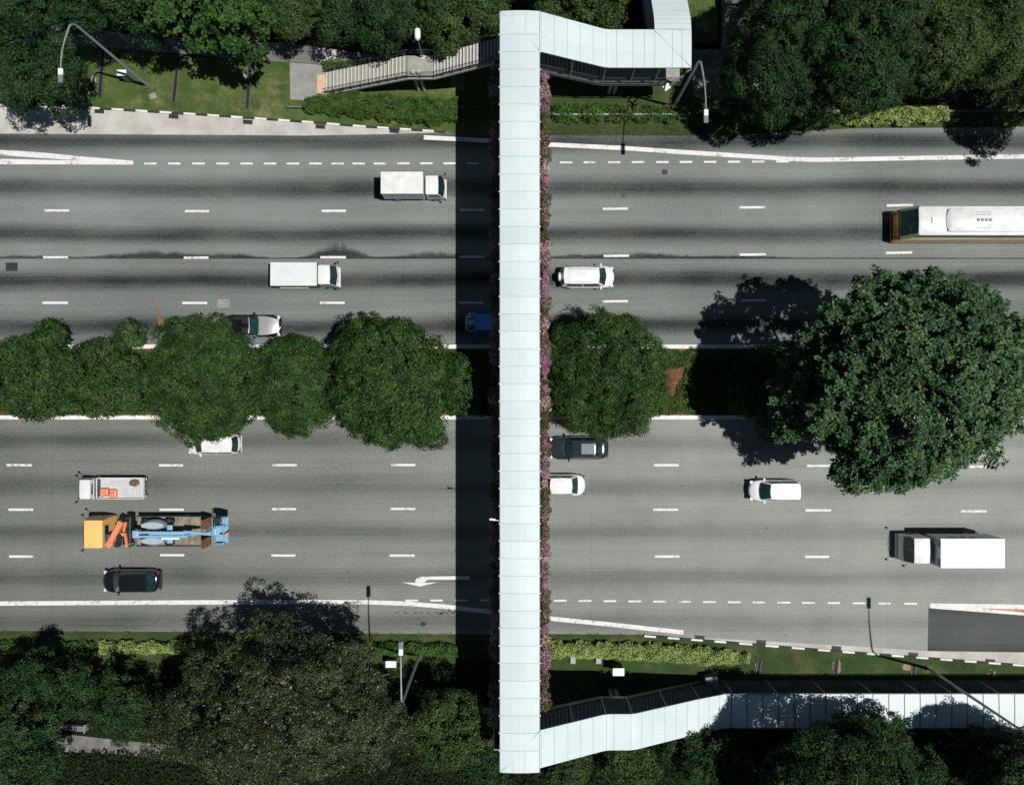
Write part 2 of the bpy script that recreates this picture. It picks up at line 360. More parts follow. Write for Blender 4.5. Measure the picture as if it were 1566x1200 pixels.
# footpaths
struct('footpath', MB().flat(G([(FAR_L, 20), (100, 36), (126, 40), (190, 52), (390, 62), (500, 74), (600, 88), (700, 90), (700, 106), (510, 100), (443, 95), (370, 92), (300, 84), (160, 73), (100, 68), (FAR_L, 60)]), -0.006), M['conc_path'])
struct('footpath', MB().flat(G([(443, 96), (512, 101), (512, 152), (470, 154), (444, 152)]), -0.003), M['conc_pad'])
struct('footpath', MB().flat(G([(484, 72), (515, 76), (515, 96), (482, 93)]), 0.001), M['conc_light'])
struct('footpath', MB().flat(G([(1000, 77), (1160, 74), (1160, 104), (1000, 104)]), -0.006), M['conc_path'])
struct('footpath', MB().flat(G([(1055, 104.5), (1300, 104), (1300, 116), (1055, 116)]), -0.002), M['conc_pad'])
struct('footpath', MB().flat(G([(1055, 117), (1160, 117), (1160, 150), (1062, 150)]), -0.006), M['conc_path'])
struct('footpath', MB().flat(G([(1062, 1040), (FAR_R, 1046), (FAR_R, 1120), (1062, 1112)]), -0.004), M['conc_path'])
struct('footpath', MB().flat(G([(FAR_L, 1121), (90, 1121), (180, 1131), (330, 1146), (330, 1172), (180, 1152), (92, 1149), (FAR_L, 1150)]), -0.006), M['conc_path'])

def strip_line(mb, pts, w, z, m=0):
    """painted band w metres wide along pixel polyline"""
    q = [Vector(P(a, b)[:2]) for a, b in pts]; L_, R_ = [], []
    for i, p in enumerate(q):
        d = (q[min(i + 1, len(q) - 1)] - q[max(i - 1, 0)]).normalized(); n = Vector((-d.y, d.x)) * w / 2
        L_.append(p + n); R_.append(p - n)
    for i in range(len(q) - 1):
        mb.flat([tuple(R_[i]), tuple(R_[i + 1]), tuple(L_[i + 1]), tuple(L_[i])], z, m)
mk = MB()
def dash(x0, x1, y, w=.19, dy=0): strip_line(mk, [(x0, y), (x1, y + dy)], w, .008)
for xs, y, dy in (((68, 106), 322, 0), ((283, 320), 323, 0), ((492, 529), 322.5, 0), ((703, 741), 321, 0), ((922, 960), 319.5, -.5), ((1131, 1170), 317.5, -.5), ((1356, 1396), 314.5, -1), ((-147, -109), 322, 0), ((1575, 1612), 311, -1)):
    dash(*xs, y, dy=dy)
for xs, y, dy in (((66, 104), 393.5, 0), ((281, 319), 394, 0), ((490, 529), 393.5, 0), ((702, 741), 393, 0), ((923, 962), 391.5, -.5), ((1131, 1171), 389.5, -.5), ((1355, 1395), 387, -1), ((-148, -110), 393, 0)):
    dash(*xs, y, dy=dy)
for xs, y, dy in (((65, 104), 463, 0), ((279, 317), 463.3, 0), ((489, 527), 463, 0), ((701, 739), 462.7, 0), ((922, 960), 461, -.5), ((1133, 1171), 459.5, -.5), ((1358, 1396), 457, 0)):
    dash(*xs, y, dy=dy)
for xs, y in (((10, 49), 711), ((243, 280), 711.3), ((417, 454), 711), ((598, 635), 710.7), ((772, 810), 711), ((1000, 1038), 711), ((1234, 1273), 712), ((1483, 1517), 713.5)): dash(*xs, y)
for xs, y in (((13, 51), 779), ((244, 281), 779), ((416, 453), 778), ((597, 635), 777.7), ((772, 808), 779), ((999, 1037), 779), ((1232, 1271), 780), ((1470, 1509), 781.5)): dash(*xs, y)
for xs, y in (((14, 51), 850.5), ((245, 282), 848.5), ((415, 452), 849), ((596, 634), 849), ((772, 808), 850), ((1001, 1039), 850.5), ((1231, 1268), 851), ((1462, 1500), 852)): dash(*xs, y)
for x in (220.5, 257, 294, 331, 367.5, 403.5, 438.5, 473, 507, 539, 571.5, 607.5, 642.5, 678, 713): dash(x, x + 19, 250.3 if x < 600 else 250, .16)
for x in (856, 892.5, 929.5, 966, 1003.5, 1039.5, 1076.5, 1113, 1150, 1187): dash(x, x + 19, 248.6 - (x - 856) * .004, .16)
for i, x in enumerate((620, 658, 696, 734, 847, 885, 923, 961, 999, 1037, 1075, 1113, 1151, 1189, 1226.5, 1265, 1304, 1343, 1383)): dash(x, x + 19.5, 917.6 + max(0, (x - 800)) * .0085, .15)
# gore at upper left, edge lines, gore at lower right
mk.flat(G([(FAR_L, -150), (0, 229.5), (60, 233), (130, 240), (204, 246), (204, 251.5), (118, 245.5), (0, 237.5), (FAR_L, -135)]), .0075)
mk.flat(G([(FAR_L, 243), (0, 243), (118, 245.6), (204, 251.55), (204, 252), (0, 251.5), (FAR_L, 251.5)]), .0078)
strip_line(mk, [(648, 210.3), (700, 213), (768, 216.5), (833, 221), (950, 226.5), (1046, 233), (1150, 239.5), (1210, 243.5), (1250, 244.5), (1300, 243.8), (1420, 241.5), (1566, 239.5), (2600, 230)], .36, .0082)
strip_line(mk, [(FAR_L, 923), (0, 922.3), (250, 920.8), (450, 920), (560, 920.3), (625, 922.6), (680, 927), (750, 935), (790, 939.5), (836, 944.8), (930, 954), (1045, 966.5)], .36, .0082)
mk.flat(G([(1422, 922), (1566, 924), (FAR_R, 925), (FAR_R, 932), (1566, 931.3), (1500, 929.6), (1566, 936), (FAR_R, 1180), (FAR_R, 1195), (1566, 940.5), (1422, 929.5)]), .0095)
# turn arrow
mk.flat(G([(718, 880.2), (718, 886), (656, 886), (651, 888), (649, 891), (649, 892), (636, 893.5), (635, 888), (637, 884), (641, 881.8), (646, 881.3)]), .008)
mk.flat(G([(614, 889.8), (636, 890.6), (649, 890.7), (669, 889.8), (642, 896.5)]), .0086)
struct('lane_markings', mk, M['mark'])
mr = MB(); mr.flat(G([(1498, 930), (1566, 931.6), (FAR_R, 932.5), (FAR_R, 1175), (1566, 935.6)]), .0115)
struct('lane_markings', mr, M['mark_red'])
st = MB(); rs_ = random.Random(4)
def blotch(mb, cx, cy, rx, ry, z, rz=0, n=14):
    pts = []
    for i in range(n):
        t = i / n * 2 * math.pi; k = rs_.uniform(.65, 1.15); a, b = rx * k * math.cos(t), ry * k * math.sin(t)
        pts.append((cx + a * math.cos(rz) - b * math.sin(rz), cy + a * math.sin(rz) + b * math.cos(rz)))
    mb.flat(G(pts), z)
blotch(st, 247, 493, 5, 10, .0042, -.35); blotch(st, 240, 476, 2.6, 9, .0045, -.3); blotch(st, 233, 458, 1.4, 8, .0048, -.35)
struct('road_stain', st, M['stain'])
st = MB(); blotch(st, 647, 954, 6, 4, .0042)
for k in range(26): blotch(st, rs_.uniform(605, 705), 936 + rs_.gauss(0, 1.4), rs_.uniform(.8, 3), rs_.uniform(.5, 1.2), .0042 + k * .0001)
for k in range(60):      # oil drips and small repairs scattered along the lanes
    row = rs_.choice((285, 357, 428, 497, 672, 744, 812, 882)); blotch(st, rs_.uniform(-40, 1600), row + rs_.gauss(0, 5), rs_.uniform(.5, 2.2), rs_.uniform(.4, .9), .0046 + k * .00002, 0, 9)
struct('road_stain', st, M['stain_dark'])
fl_ = MB()               # dry leaves and grit on the road, the pavement and the verge
for k in range(170):
    a, b = (rs_.uniform(0, 1566), rs_.choice((rs_.uniform(205, 530), rs_.uniform(642, 965), rs_.gauss(967, 4), rs_.gauss(200, 5)))); x, y, _ = P(a, b); q = rs_.uniform(0, 6.3); r_ = rs_.uniform(.03, .075)
    fl_.add([(x + r_ * math.cos(q + j * 1.57) * (1 if j % 2 else .5), y + r_ * math.sin(q + j * 1.57) * (1 if j % 2 else .5), .02 + .01 * (j % 2)) for j in range(4)], [(0, 1, 2, 3)])
o = fl_.build('leaf_litter', M['dirt_halo']); tag(o, 'pale specks of dry leaf litter scattered over the roads', 'leaf litter', None, 'stuff')

# kerbs of the median (white) and the striped kerbs
def kerb(pts, w, h, mats, seg=None):
    """kerb of short stones alternating between materials, real step of height h"""
    q = [Vector(P(a, b)[:2]) for a, b in pts]; mb = MB(); k = 0
    for a, b in zip(q, q[1:]):
        L = (b - a).length; n = max(1, round(L / seg)) if seg else 1; d = (b - a) / n; ang = math.atan2(d.y, d.x)
        for i in range(n):
            c = a + d * (i + .5); mb.box((c.x, c.y, h / 2 - .02), (d.length - .006, w, h + .04), ang, k % len(mats), 1.0); k += 1
    return struct('kerb', mb, mats)
kerb([(FAR_L, 530), (FAR_R, 530)], .33, .14, [M['conc_white']], 12)
kerb([(FAR_L, 638), (FAR_R, 638)], .33, .14, [M['conc_white']], 12)
kerb([(-380, 139), (0, 157), (135, 165.5), (300, 175.5), (480, 188), (560, 194.5), (681, 202.5)], .15, .13, [M['conc_white'], M['kerb_black']], .98)
kerb([(985, 971.5), (1110, 981), (1250, 992.5), (1400, 1004), (1566, 1016.5), (1900, 1041)], .15, .13, [M['conc_white'], M['kerb_black']], 1.03)

# kerb drain grates
def grate(mb, w, d):
    mb.box((0, 0, .012), (w, d, .012), 0, 1)
    for i in range(9): mb.box((-w / 2 + w * (i + .5) / 9, 0, .026), (w / 24, d * .96, .016), 0, 0)
    for s in (-1, 1): mb.box((0, s * d / 2, .027), (w + .04, .05, .02), 0, 0)
gm = None
ORD = ['leftmost', 'second from the left', 'third from the left', 'fourth from the left', 'fifth from the left', 'sixth from the left', 'seventh from the left']
for (lst, side, tot) in (([(37, 161.5), (152, 170.5), (265.5, 178.5), (379, 187), (490, 194), (603, 200.5)], 'along the upper striped kerb', 6),
                    ([(1070, 974.5), (1164, 981.5), (1279, 990.5), (1396.5, 1000.5), (1514, 1010.5)], 'along the lower striped kerb', 5)):
    for i, (a, b) in enumerate(lst):
        if gm is None:
            m_ = MB(); grate(m_, .78, .30); o = m_.build('drain_grate', [M['grate'], M['black']]); gm = o
        else: o = gm.copy(); COL.objects.link(o)
        x, y, _ = P(a, b); o.location = (x, y, .008); o.rotation_euler = (0, 0, -math.radians(4.5))
        tag(o, 'dark slotted drain grate %s of those %s' % (ORD[i] if i < tot - 1 else 'rightmost', side), 'drain grate', 'kerb drain grates')

# open drains crossing the verge
def drain(pts, w, label, halo=0):
    e = empty('drain_channel', (*P(*pts[0])[:2], 0), 0, label, 'drain', 'drains crossing the verges')
    q = [Vector(P(a, b)[:2]) - Vector(P(*pts[0])[:2]) for a, b in pts]; a, b = q[0], q[1]; d = b - a; ang = math.atan2(d.y, d.x); c = (a + b) / 2; n = Vector((-d.y, d.x)).normalized()
    m_ = MB(); m_.box((c.x, c.y, -.004), (d.length, w, .012), ang); m_.build('channel_bed', M['black'], e)
    m_ = MB()
    for s in (-1, 1):
        p = c + n * s * (w / 2 + .05); m_.box((p.x, p.y, .01), (d.length, .10, .06), ang)
    m_.build('channel_wall', M['conc_dark'], e)
drain([(158, 78), (152.5, 150)], .26, 'long brown edged drain slot beside the lamp with the control box')
drain([(273, 84), (265.5, 157)], .26, 'long dark drain slot in the middle of the upper lawn')
drain([(383, 92), (378, 166)], .24, 'long drain slot nearest the concrete pad by the stairs')
drain([(1162, 1008), (1158, 1034)], .22, 'short drain slot at the end of the bright green hedge')
drain([(1279.5, 1006), (1277, 1032)], .22, 'short drain slot ringed by bare dirt in the lower lawn')
drain([(1398, 1015), (1396, 1034)], .22, 'short drain slot crossed by the shadow of the lamp post')
drain([(1516, 1024), (1515, 1040)], .22, 'shortest drain slot, rightmost in the lower lawn')
dh = MB()
for (a, b, rx, ry) in ((1279, 1018, 7, 12), (1390, 1020, 10, 7), (1517, 1030, 7, 7), (1160, 1018, 5, 8)): blotch(dh, a, b, rx, ry, -.010)
struct('bare_ground', dh, M['dirt_halo'])

# manholes
def cover(px, py, w, d, mat, label, rz=0, name='manhole_cover'):
    m_ = MB(); m_.rbox((0, 0, .008), (w, d, .016), .02, rz); ca, sa = math.cos(rz), math.sin(rz)
    for i in range(7):
        for k in range(5):
            a, b = (i - 3) * w / 7.4, (k - 2) * d / 5.4; m_.box((a * ca - b * sa, a * sa + b * ca, .018), (w * .075, d * .10, .006), rz, 1)
    o = m_.build(name, [mat, M['grate'] if mat is not M['grate'] else M['black']]); x, y, _ = P(px, py); o.location = (x, y, .004); tag(o, label, 'manhole cover', 'manhole covers')
cover(18, 408, 1.0, .70, M['grate'], 'square grid manhole cover at the far left of the upper road')
cover(341.5, 464, .95, .68, M['manhole'], 'pale scuffed manhole cover above the round tree')
cover(1016.5, 263, .46, .40, M['grate'], 'small dark manhole cover right of the footbridge')
cover(954.5, 297.5, .46, .52, M['conc_dark'], 'faint grey manhole cover near the fine broken lane line')
cover(233.5, 147, .55, .45, M['manhole'], 'small tilted concrete cover in the lawn by the lamp base', .3)
cover(143.5, 121, .40, .50, M['manhole'], 'worn concrete cover left of the long drain slot')
cover(375, 115.5, .40, .46, M['conc_white'], 'small white cover beside the drain nearest the pad')

# ------------------------------------------------------------------ footbridge
FB = empty('footbridge', (0.55, 0, 0), 0, 'long covered footbridge with pale roof crossing both carriageways', 'footbridge')
def fb(mb, name, mats, smooth=False, parent=FB):
    o = mb.build(name, mats, parent, smooth)
    if parent is FB: o.location = (-0.55, 0, 0)
    return o
X0, X1, YN, YS = -0.82, 1.92, 26.7, -26.6
def roof_run(mb, A, B, nseam, bow=.10, th=.10, seam_m=1, w=.022, arch=None):
    """roof sheet between left edge polyline A and right edge polyline B, seams at interval"""
    nx = 7; rows = []
    for a, b in zip(A, B):
        a, b = Vector(a), Vector(b)
        rows.append([tuple(a.lerp(b, i / (nx - 1)) + Vector((0, 0, bow * math.sin(math.pi * i / (nx - 1))))) for i in range(nx)])
    mb.grid(rows, 0); mb.grid([[(x, y, z - th) for x, y, z in r][::-1] for r in rows], 2)
    for side in (0, nx - 1): mb.grid([[(r[side][0], r[side][1], r[side][2]) for r in rows], [(r[side][0], r[side][1], r[side][2] - th * 1.4) for r in rows]], 2)
    mb.add([rows[0][i] for i in range(nx)] + [(p[0], p[1], p[2] - th) for p in rows[0]], [(i, i + 1, nx + i + 1, nx + i) for i in range(nx - 1)], 2)
    mb.add([rows[-1][i] for i in range(nx)] + [(p[0], p[1], p[2] - th) for p in rows[-1]], [(i, i + 1, nx + i + 1, nx + i) for i in range(nx - 1)], 2)
def seam(mb, a, b, bow=.10, w=.03, m=0, dz=.012):
    a, b = Vector(a), Vector(b); d = (b - a); n = Vector((-d.y, d.x, 0)).normalized() * w / 2; n_ = 8
    pts = [a.lerp(b, i / n_) + Vector((0, 0, bow * math.sin(math.pi * i / n_) + dz)) for i in range(n_ + 1)]
    mb.grid([[tuple(p - n) for p in pts], [tuple(p + n) for p in pts]], m)
    mb.grid([[tuple(p + n) for p in pts], [tuple(p + n - Vector((0, 0, .03))) for p in pts]], m)
    mb.grid([[tuple(p - n - Vector((0, 0, .03))) for p in pts], [tuple(p - n) for p in pts]], m)
# main span roof
r = MB(); r.grid([[(X0, YS, 10), (X1, YS, 10)]] + [[(X0, YS, 10), (X1, YS, 10)]]) if 0 else None
ys = [YS + (YN - YS) * i / 40 for i in range(41)]
roof_run(r, [(X0, y, 10) for y in ys], [(X1, y, 10) for y in ys], 0, .10, .12)
fb(r, 'roof', [M['roof'], M['seam'], M['roof_edge']])
sm = MB()
yy = YN - 1.65
while yy > YS + .6: seam(sm, (X0, yy, 10), (X1, yy, 10), w=.028); yy -= 1.222
seam(sm, (X0 + .02, YN - .02, 10), (X1, YN - 2.75, 10), 0.0, .02, 0, .06); seam(sm, (X0 + .02, YS + .02, 10), (X1, YS + 2.9, 10), 0.0, .02, 0, .06)
seam(sm, (X0 + .9, YN, 10), (X0 + .9, YN - .9, 10), .02, .014, 0, .09); seam(sm, (X0 + 1.8, YN, 10), (X0 + 1.8, YN - 1.8, 10), .02, .014, 0, .09)
seam(sm, (X0 + .9, YS, 10), (X0 + .9, YS + .9, 10), .02, .014, 0, .09); seam(sm, (X0 + 1.7, YS, 10), (X0 + 1.7, YS + 1.7, 10), .02, .014, 0, .09)
for s, x in ((1, X0 - .02), (-1, X1 + .02)):
    sm.box((x, (YN + YS) / 2, 9.965), (.05, YN - YS, .10), 0, 1)
yy = YN - 1.65; i = 0
while yy > YS + .6:
    for x in (X0 - .06, X1 + .06): sm.box((x, yy, 10.0), (.09, .06, .06), 0, 2)
    yy -= 1.222; i += 1
fb(sm, 'roof_joints', [M['seam'], M['roof_edge'], M['white']])
# wing roofs
def wing(name, prof, ya, yb, seams, seam_mat, seam_w=.03, axis='x', bow=.05):
    m_ = MB(); A, B = [], []
    for (t, z) in prof:
        if axis == 'x': A.append((t, ya, z)); B.append((t, yb, z))
        else: A.append((ya, t, z)); B.append((yb, t, z))
    # fine rows so the kinks read softly
    roof_run(m_, A, B, 0, bow, .10); fb(m_, name, [M['roof'], M['seam'], M['roof_edge']])
    s = MB()
    def zat(t):
        for (t0, z0), (t1, z1) in zip(prof, prof[1:]):
            if min(t0, t1) <= t <= max(t0, t1): return z0 + (z1 - z0) * (t - t0) / (t1 - t0)
        return prof[-1][1]
    for t in seams:
        z = zat(t); a, b = ((t, ya, z), (t, yb, z)) if axis == 'x' else ((ya, t, z), (yb, t, z))
        seam(s, a, b, bow, seam_w, 0, .014)
    fb(s, 'roof_joints', [seam_mat])
def kinks(p):   # soften kinks of a roof profile
    o = [p[0]]
    for a, b, c in zip(p, p[1:], p[2:]):
        for q, r_ in ((a, .25), (c, .25)):
            L = math.hypot(q[0] - b[0], q[1] - b[1]); k = min(.35, r_ / L); o.append((b[0] + (q[0] - b[0]) * k, b[1] + (q[1] - b[1]) * k))
    o.append(p[-1]); return o
pn = [(X1 + .03, 9.99), (6.93, 7.2), (13.2, 7.2)]
wing('roof', kinks(pn), 26.68, 23.88, [2.05, 3.0, 3.97, 4.93, 5.9, 6.93, 7.7, 8.9, 9.75, 10.5, 11.8, 12.5], M['seam'])
wing('roof', kinks([(26.7, 7.19), (27.6, 7.0), (31, 4.9), (40, 3.4)]), 13.2, 10.5, [27.15, 27.6, 28.4, 29.2, 30.1, 31, 32], M['seam'], axis='y')
s = MB(); seam(s, (10.5, 26.6, 7.2), (13.2, 23.9, 7.2), 0, .02, 0, .06); fb(s, 'roof_joints', [M['seam']])
ps = [(X1 + .03, 9.99), (6.93, 7.2), (8.9, 7.2), (14.3, 4.4), (16.75, 3.3), (60, 3.3)]
sx = [2.05, 3.0, 4.0, 4.95, 5.9, 6.93, 7.5, 8.75, 9.6, 10.5, 11.5, 12.45, 13.4, 14.4, 15.3, 16.2]
wing('roof', kinks(ps), -23.65, -26.3, sx, M['seam'], .035)
s = MB(); x = 17.2; k = 0
while x < 58: seam(s, (x, -23.65, 3.3), (x, -26.3, 3.3), .05, .06, 0, .016); x += 1.235; k += 1
s.box((38, -23.60, 3.30), (43, .06, .10), 0, 0); s.box((38, -26.35, 3.28), (43, .06, .12), 0, 0)
fb(s, 'roof_joints', [M['seam_dark']])

# deck, parapets and planters of the main span
d = MB(); d.box((.55, .05, 6.25), (2.5, 53.2, .5), 0, 0); d.box((.55, .05, 5.75), (1.2, 52, .5), 0, 0); fb(d, 'deck', [M['pier']])
for sx_ in (-1, 1):
    d = MB(); x = .55 + sx_ * 1.20
    y0, y1 = (23.6, -23.5) if sx_ > 0 else (24.6, -26.4)
    d.box((x, (y0 + y1) / 2, 7.55), (.05, y0 - y1, .05)); d.box((x, (y0 + y1) / 2, 6.95), (.04, y0 - y1, .04))
    n = 60
    for i in range(n + 1): d.box((x, y1 + (y0 - y1) * i / n, 7.05), (.035, .035, 1.1))
    fb(d, 'railing', [M['steel']])
    d = MB(); xp = .55 + sx_ * 1.62 
    for i in range(21):
        yc = y1 + (y0 - y1) * (i + .5) / 21; L = (y0 - y1) / 21 - .06
        d.box((xp, yc, 6.75), (.50, L, .5), 0, 0); d.box((xp, yc, 7.004), (.40, L - .1, .01), 0, 1)
    fb(d, 'planter_box', [M['pier'], M['soil']])
for i in range(15):
    y = 24.5 - i * 3.5
    d = MB()
    for x in (X0 + .12, X1 - .12): d.tube([(x, y, 6.5), (x, y, 9.9)], .05, 8)
    d.box((.55, y, 9.84), (2.5, .08, .12)); fb(d, 'roof_frame', [M['white']])
for (x, y) in ((.55, .45), (.55, 20.9), (.55, -20.9), (.55, 25.3), (.55, -25.1)):
    d = MB(); d.rbox((x, y, 2.75), (.9, .9, 5.5), .08); d.box((x, y, 5.6), (2.2, .9, .35)); fb(d, 'pier', M['pier'])
for (x, y) in ((-7.72, 25.0), (-7.28, 25.0), (8.0, 24.75), (8.42, 24.75), (8.05, -24.5), (8.5, -24.5)):
    d = MB(); d.tube([(x, y, -.02), (x, y, 3.6)], .15, 12); fb(d, 'column', M['pier'], True)

# stairs
def flight(mb, x0, x1, z0, z1, ya, yb, n, axis='x'):
    for i in range(n):
        t0 = x0 + (x1 - x0) * i / n; t1 = x0 + (x1 - x0) * (i + 1) / n; z = z0 + (z1 - z0) * (i + (1 if z1 > z0 else 0)) / n
        c = (t0 + t1) / 2; w = abs(t1 - t0); yc = (ya + yb) / 2; d_ = abs(ya - yb)
        lo = t0 if z1 > z0 else t1; sgn = 1 if t1 > t0 else -1; q = sgn if z1 > z0 else -sgn
        if axis == 'x':
            mb.box((c, yc, z - .09), (w, d_, .18), 0, 0)
            mb.box((lo + q * .05, yc, z + .006), (.085, d_ - .12, .012), 0, 1); mb.box((lo + q * (w - .035), yc, z + .004), (.06, d_ - .04, .008), 0, 2)
        else:
            mb.box((yc, c, z - .09), (d_, w, .18), 0, 0); mb.box((yc, lo + q * .05, z + .006), (d_ - .12, .085, .012), 0, 1)
def soffit(mb, x0, x1, z0, z1, ya, yb, th=.28, m=0):
    a, b = min(ya, yb) - .0, max(ya, yb)
    mb.add([(x0, a, z0 - .2), (x1, a, z1 - .2), (x1, b, z1 - .2), (x0, b, z0 - .2), (x0, a, z0 - .2 - th), (x1, a, z1 - .2 - th), (x1, b, z1 - .2 - th), (x0, b, z0 - .2 - th)],
           [(0, 1, 2, 3), (7, 6, 5, 4), (0, 4, 5, 1), (2, 6, 7, 3), (1, 5, 6, 2), (0, 3, 7, 4)], m)
def rail(mb, pts, h=1.0, panel=True, post=1.1, m=0, pm=1, bars=3):
    for a, b in zip(pts, pts[1:]):
        a, b = Vector(a), Vector(b); up = Vector((0, 0, 1)); L = (b - a).length
        for k in range(bars): mb.tube([a + up * h * (1 - k * .27), b + up * h * (1 - k * .27)], .030 if k == 0 else .016, 6, m)
        n = max(1, round(L / post))
        for i in range(n + 1): q = a.lerp(b, i / n); mb.tube([q, q + up * h], .024, 5, m)
        if panel:
            nb = int(L / .16)
            for i in range(nb): q = a.lerp(b, (i + .5) / nb); mb.box((q.x, q.y, q.z + h * .48), (.018, .018, h * .85), 0, m)
# north-west open stair
xs0, xl0, xl1, xt = -15.35, -8.2, -6.1, -0.85; zl, zt = 3.35, 6.55; ya, yb = 24.72, 26.38
m_ = MB(); flight(m_, xs0, xl0, 0, zl, ya, yb, 22); fb(m_, 'stair_flight', [M['tread'], M['nosing'], M['riser']]); m_ = MB(); flight(m_, xl1, xt, zl, zt, ya, yb, 20); fb(m_, 'stair_flight', [M['tread'], M['nosing'], M['riser']])
m_ = MB(); m_.box(((xl0 + xl1) / 2, (ya + yb) / 2, zl - .12), (xl1 - xl0, yb - ya, .24)); fb(m_, 'landing', M['tread'])
m_ = MB(); soffit(m_, xs0 + .6, xl0, .28, zl, ya - .05, yb + .05); soffit(m_, xl0, xl1, zl, zl, ya - .05, yb + .05); soffit(m_, xl1, xt, zl, zt, ya - .05, yb + .05); fb(m_, 'stair_beam', M['pier'])
for y in (ya - .03, yb + .03):
    m_ = MB(); rail(m_, [(xs0, y, 0), (xl0, y, zl), (xl1, y, zl), (xt, y, zt)], 1.0, False, .9); fb(m_, 'handrail', [M['steel_dark'], M['panel']])
m_ = MB(); m_.box((-15.75, 25.45, .012), (.72, 1.5, .02)); fb(m_, 'tactile_strip', M['tactile'])
# covered wings: stairs, landings, parapets
def covered(xa, xb, za, zb, ya, yb, n):
    m_ = MB(); flight(m_, xa, xb, za, zb, ya, yb, n); fb(m_, 'stair_flight', [M['tread'], M['nosing'], M['riser']])
    m_ = MB(); soffit(m_, xa, xb, za, zb, ya, yb); fb(m_, 'stair_beam', M['pier'])
covered(1.85, 6.93, 6.5, 3.9, 24.15, 26.45, 17); covered(1.85, 6.93, 6.5, 3.9, -23.9, -26.1, 17); covered(8.9, 14.3, 3.9, 1.1, -23.9, -26.1, 18); covered(14.3, 16.4, 1.1, 0.05, -23.9, -26.1, 7)
m_ = MB(); m_.box((9.98, 25.35, 3.78), (6.1, 2.4, .24)); fb(m_, 'landing', M['tread'])
m_ = MB(); m_.box((7.92, -25.0, 3.78), (1.98, 2.4, .24)); fb(m_, 'landing', M['tread'])
m_ = MB(); flight(m_, 26.6, 33, 3.9, 0, 10.7, 13.0, 22, 'y'); fb(m_, 'stair_flight', [M['tread'], M['nosing'], M['riser']])
for (y, pts) in ((0, [(1.95, 24.0, 6.5), (6.93, 24.0, 3.9), (13.1, 24.0, 3.9)]), (1, [(1.95, -23.75, 6.5), (6.93, -23.75, 3.9), (8.9, -23.75, 3.9), (14.3, -23.75, 1.1), (16.4, -23.75, .1)]),
                 (2, [(1.95, -26.25, 6.5), (6.93, -26.25, 3.9), (8.9, -26.25, 3.9), (14.3, -26.25, 1.1), (16.4, -26.25, .1)]), (3, [(1.95, 26.6, 6.5), (6.93, 26.6, 3.9), (10.4, 26.6, 3.9), (10.4, 33, .2)])):
    m_ = MB(); rail(m_, pts, 1.05, True, 1.2)
    for a, b in zip(pts, pts[1:]):
        off = .04 if y in (0, 2) else -.04
        m_.add([(a[0], a[1] - off, a[2] - .35), (b[0], b[1] - off, b[2] - .35), (b[0], b[1] - off, b[2] + .12), (a[0], a[1] - off, a[2] + .12), (a[0], a[1] - off - .03, a[2] - .35), (b[0], b[1] - off - .03, b[2] - .35), (b[0], b[1] - off - .03, b[2] + .12), (a[0], a[1] - off - .03, a[2] + .12)],
               [(0, 1, 2, 3), (7, 6, 5, 4), (3, 2, 6, 7), (0, 4, 5, 1)], 1)
    fb(m_, 'parapet', [M['steel_dark'], M['panel']])
# roof posts of the wings
def zroof(p, x):
    for (t0, z0), (t1, z1) in zip(p, p[1:]):
        if t0 <= x <= t1: return z0 + (z1 - z0) * (x - t0) / (t1 - t0)
    return p[-1][1]
for x in (4.4, 6.93, 9.1, 10.95, 13.0):
    z1 = zroof(pn, x); z0 = 3.8 if x > 6.9 else 6.5 - (x - 1.85) * .512
    m_ = MB(); m_.tube([(x, 23.95, z0), (x, 23.95, z1 - .1)], .045, 8); m_.tube([(x, 26.62, z0), (x, 26.62, z1 - .1)], .045, 8); m_.box((x, 25.3, z1 - .16), (.06, 2.6, .1)); fb(m_, 'roof_post', M['galv'])
for x in (4.4, 6.93, 8.9, 11.7, 14.5, 17.4, 20.9, 24.7, 28.4, 32.1, 34.7, 38.4, 42, 46, 50):
    z1 = zroof(ps, x); z0 = -.02 if x > 16.3 else (6.5 - (x - 1.85) * .512 if x < 6.93 else (3.8 if x < 8.95 else max(0, 3.9 - (x - 8.9) * .52)))
    m_ = MB(); m_.tube([(x, -23.70, z0), (x, -23.70, z1 - .1)], .045, 8); m_.tube([(x, -26.2, z0), (x, -26.2, z1 - .1)], .045, 8); m_.box((x, -24.95, z1 - .16), (.06, 2.5, .1)); fb(m_, 'roof_post', M['galv'])
# lamp arm and camera on the edge
m_ = MB(); m_.tube([(X0, -9.0, 9.85), (X0 - .35, -8.95, 9.9)], .025, 6); m_.rbox((X0 - .55, -8.9, 9.92), (.42, .14, .10), .03, -.1); fb(m_, 'bracket_lamp', M['white'])

# floodlight on its arm at the landing corner
fl = empty('floodlight', (12.9, 23.8, 4.2), 0, 'small white floodlight on a diagonal arm at the footbridge corner', 'floodlight')
m_ = MB(); m_.tube([(0.35, .15, 2.6), (-.9, -.55, 1.2)], .06, 8); m_.build('arm', M['galv'], fl)
m_ = MB(); m_.rbox((-1.15, -.6, 1.0), (.55, .42, .22), .05, .6); m_.build('lamp_head', M['white'], fl)

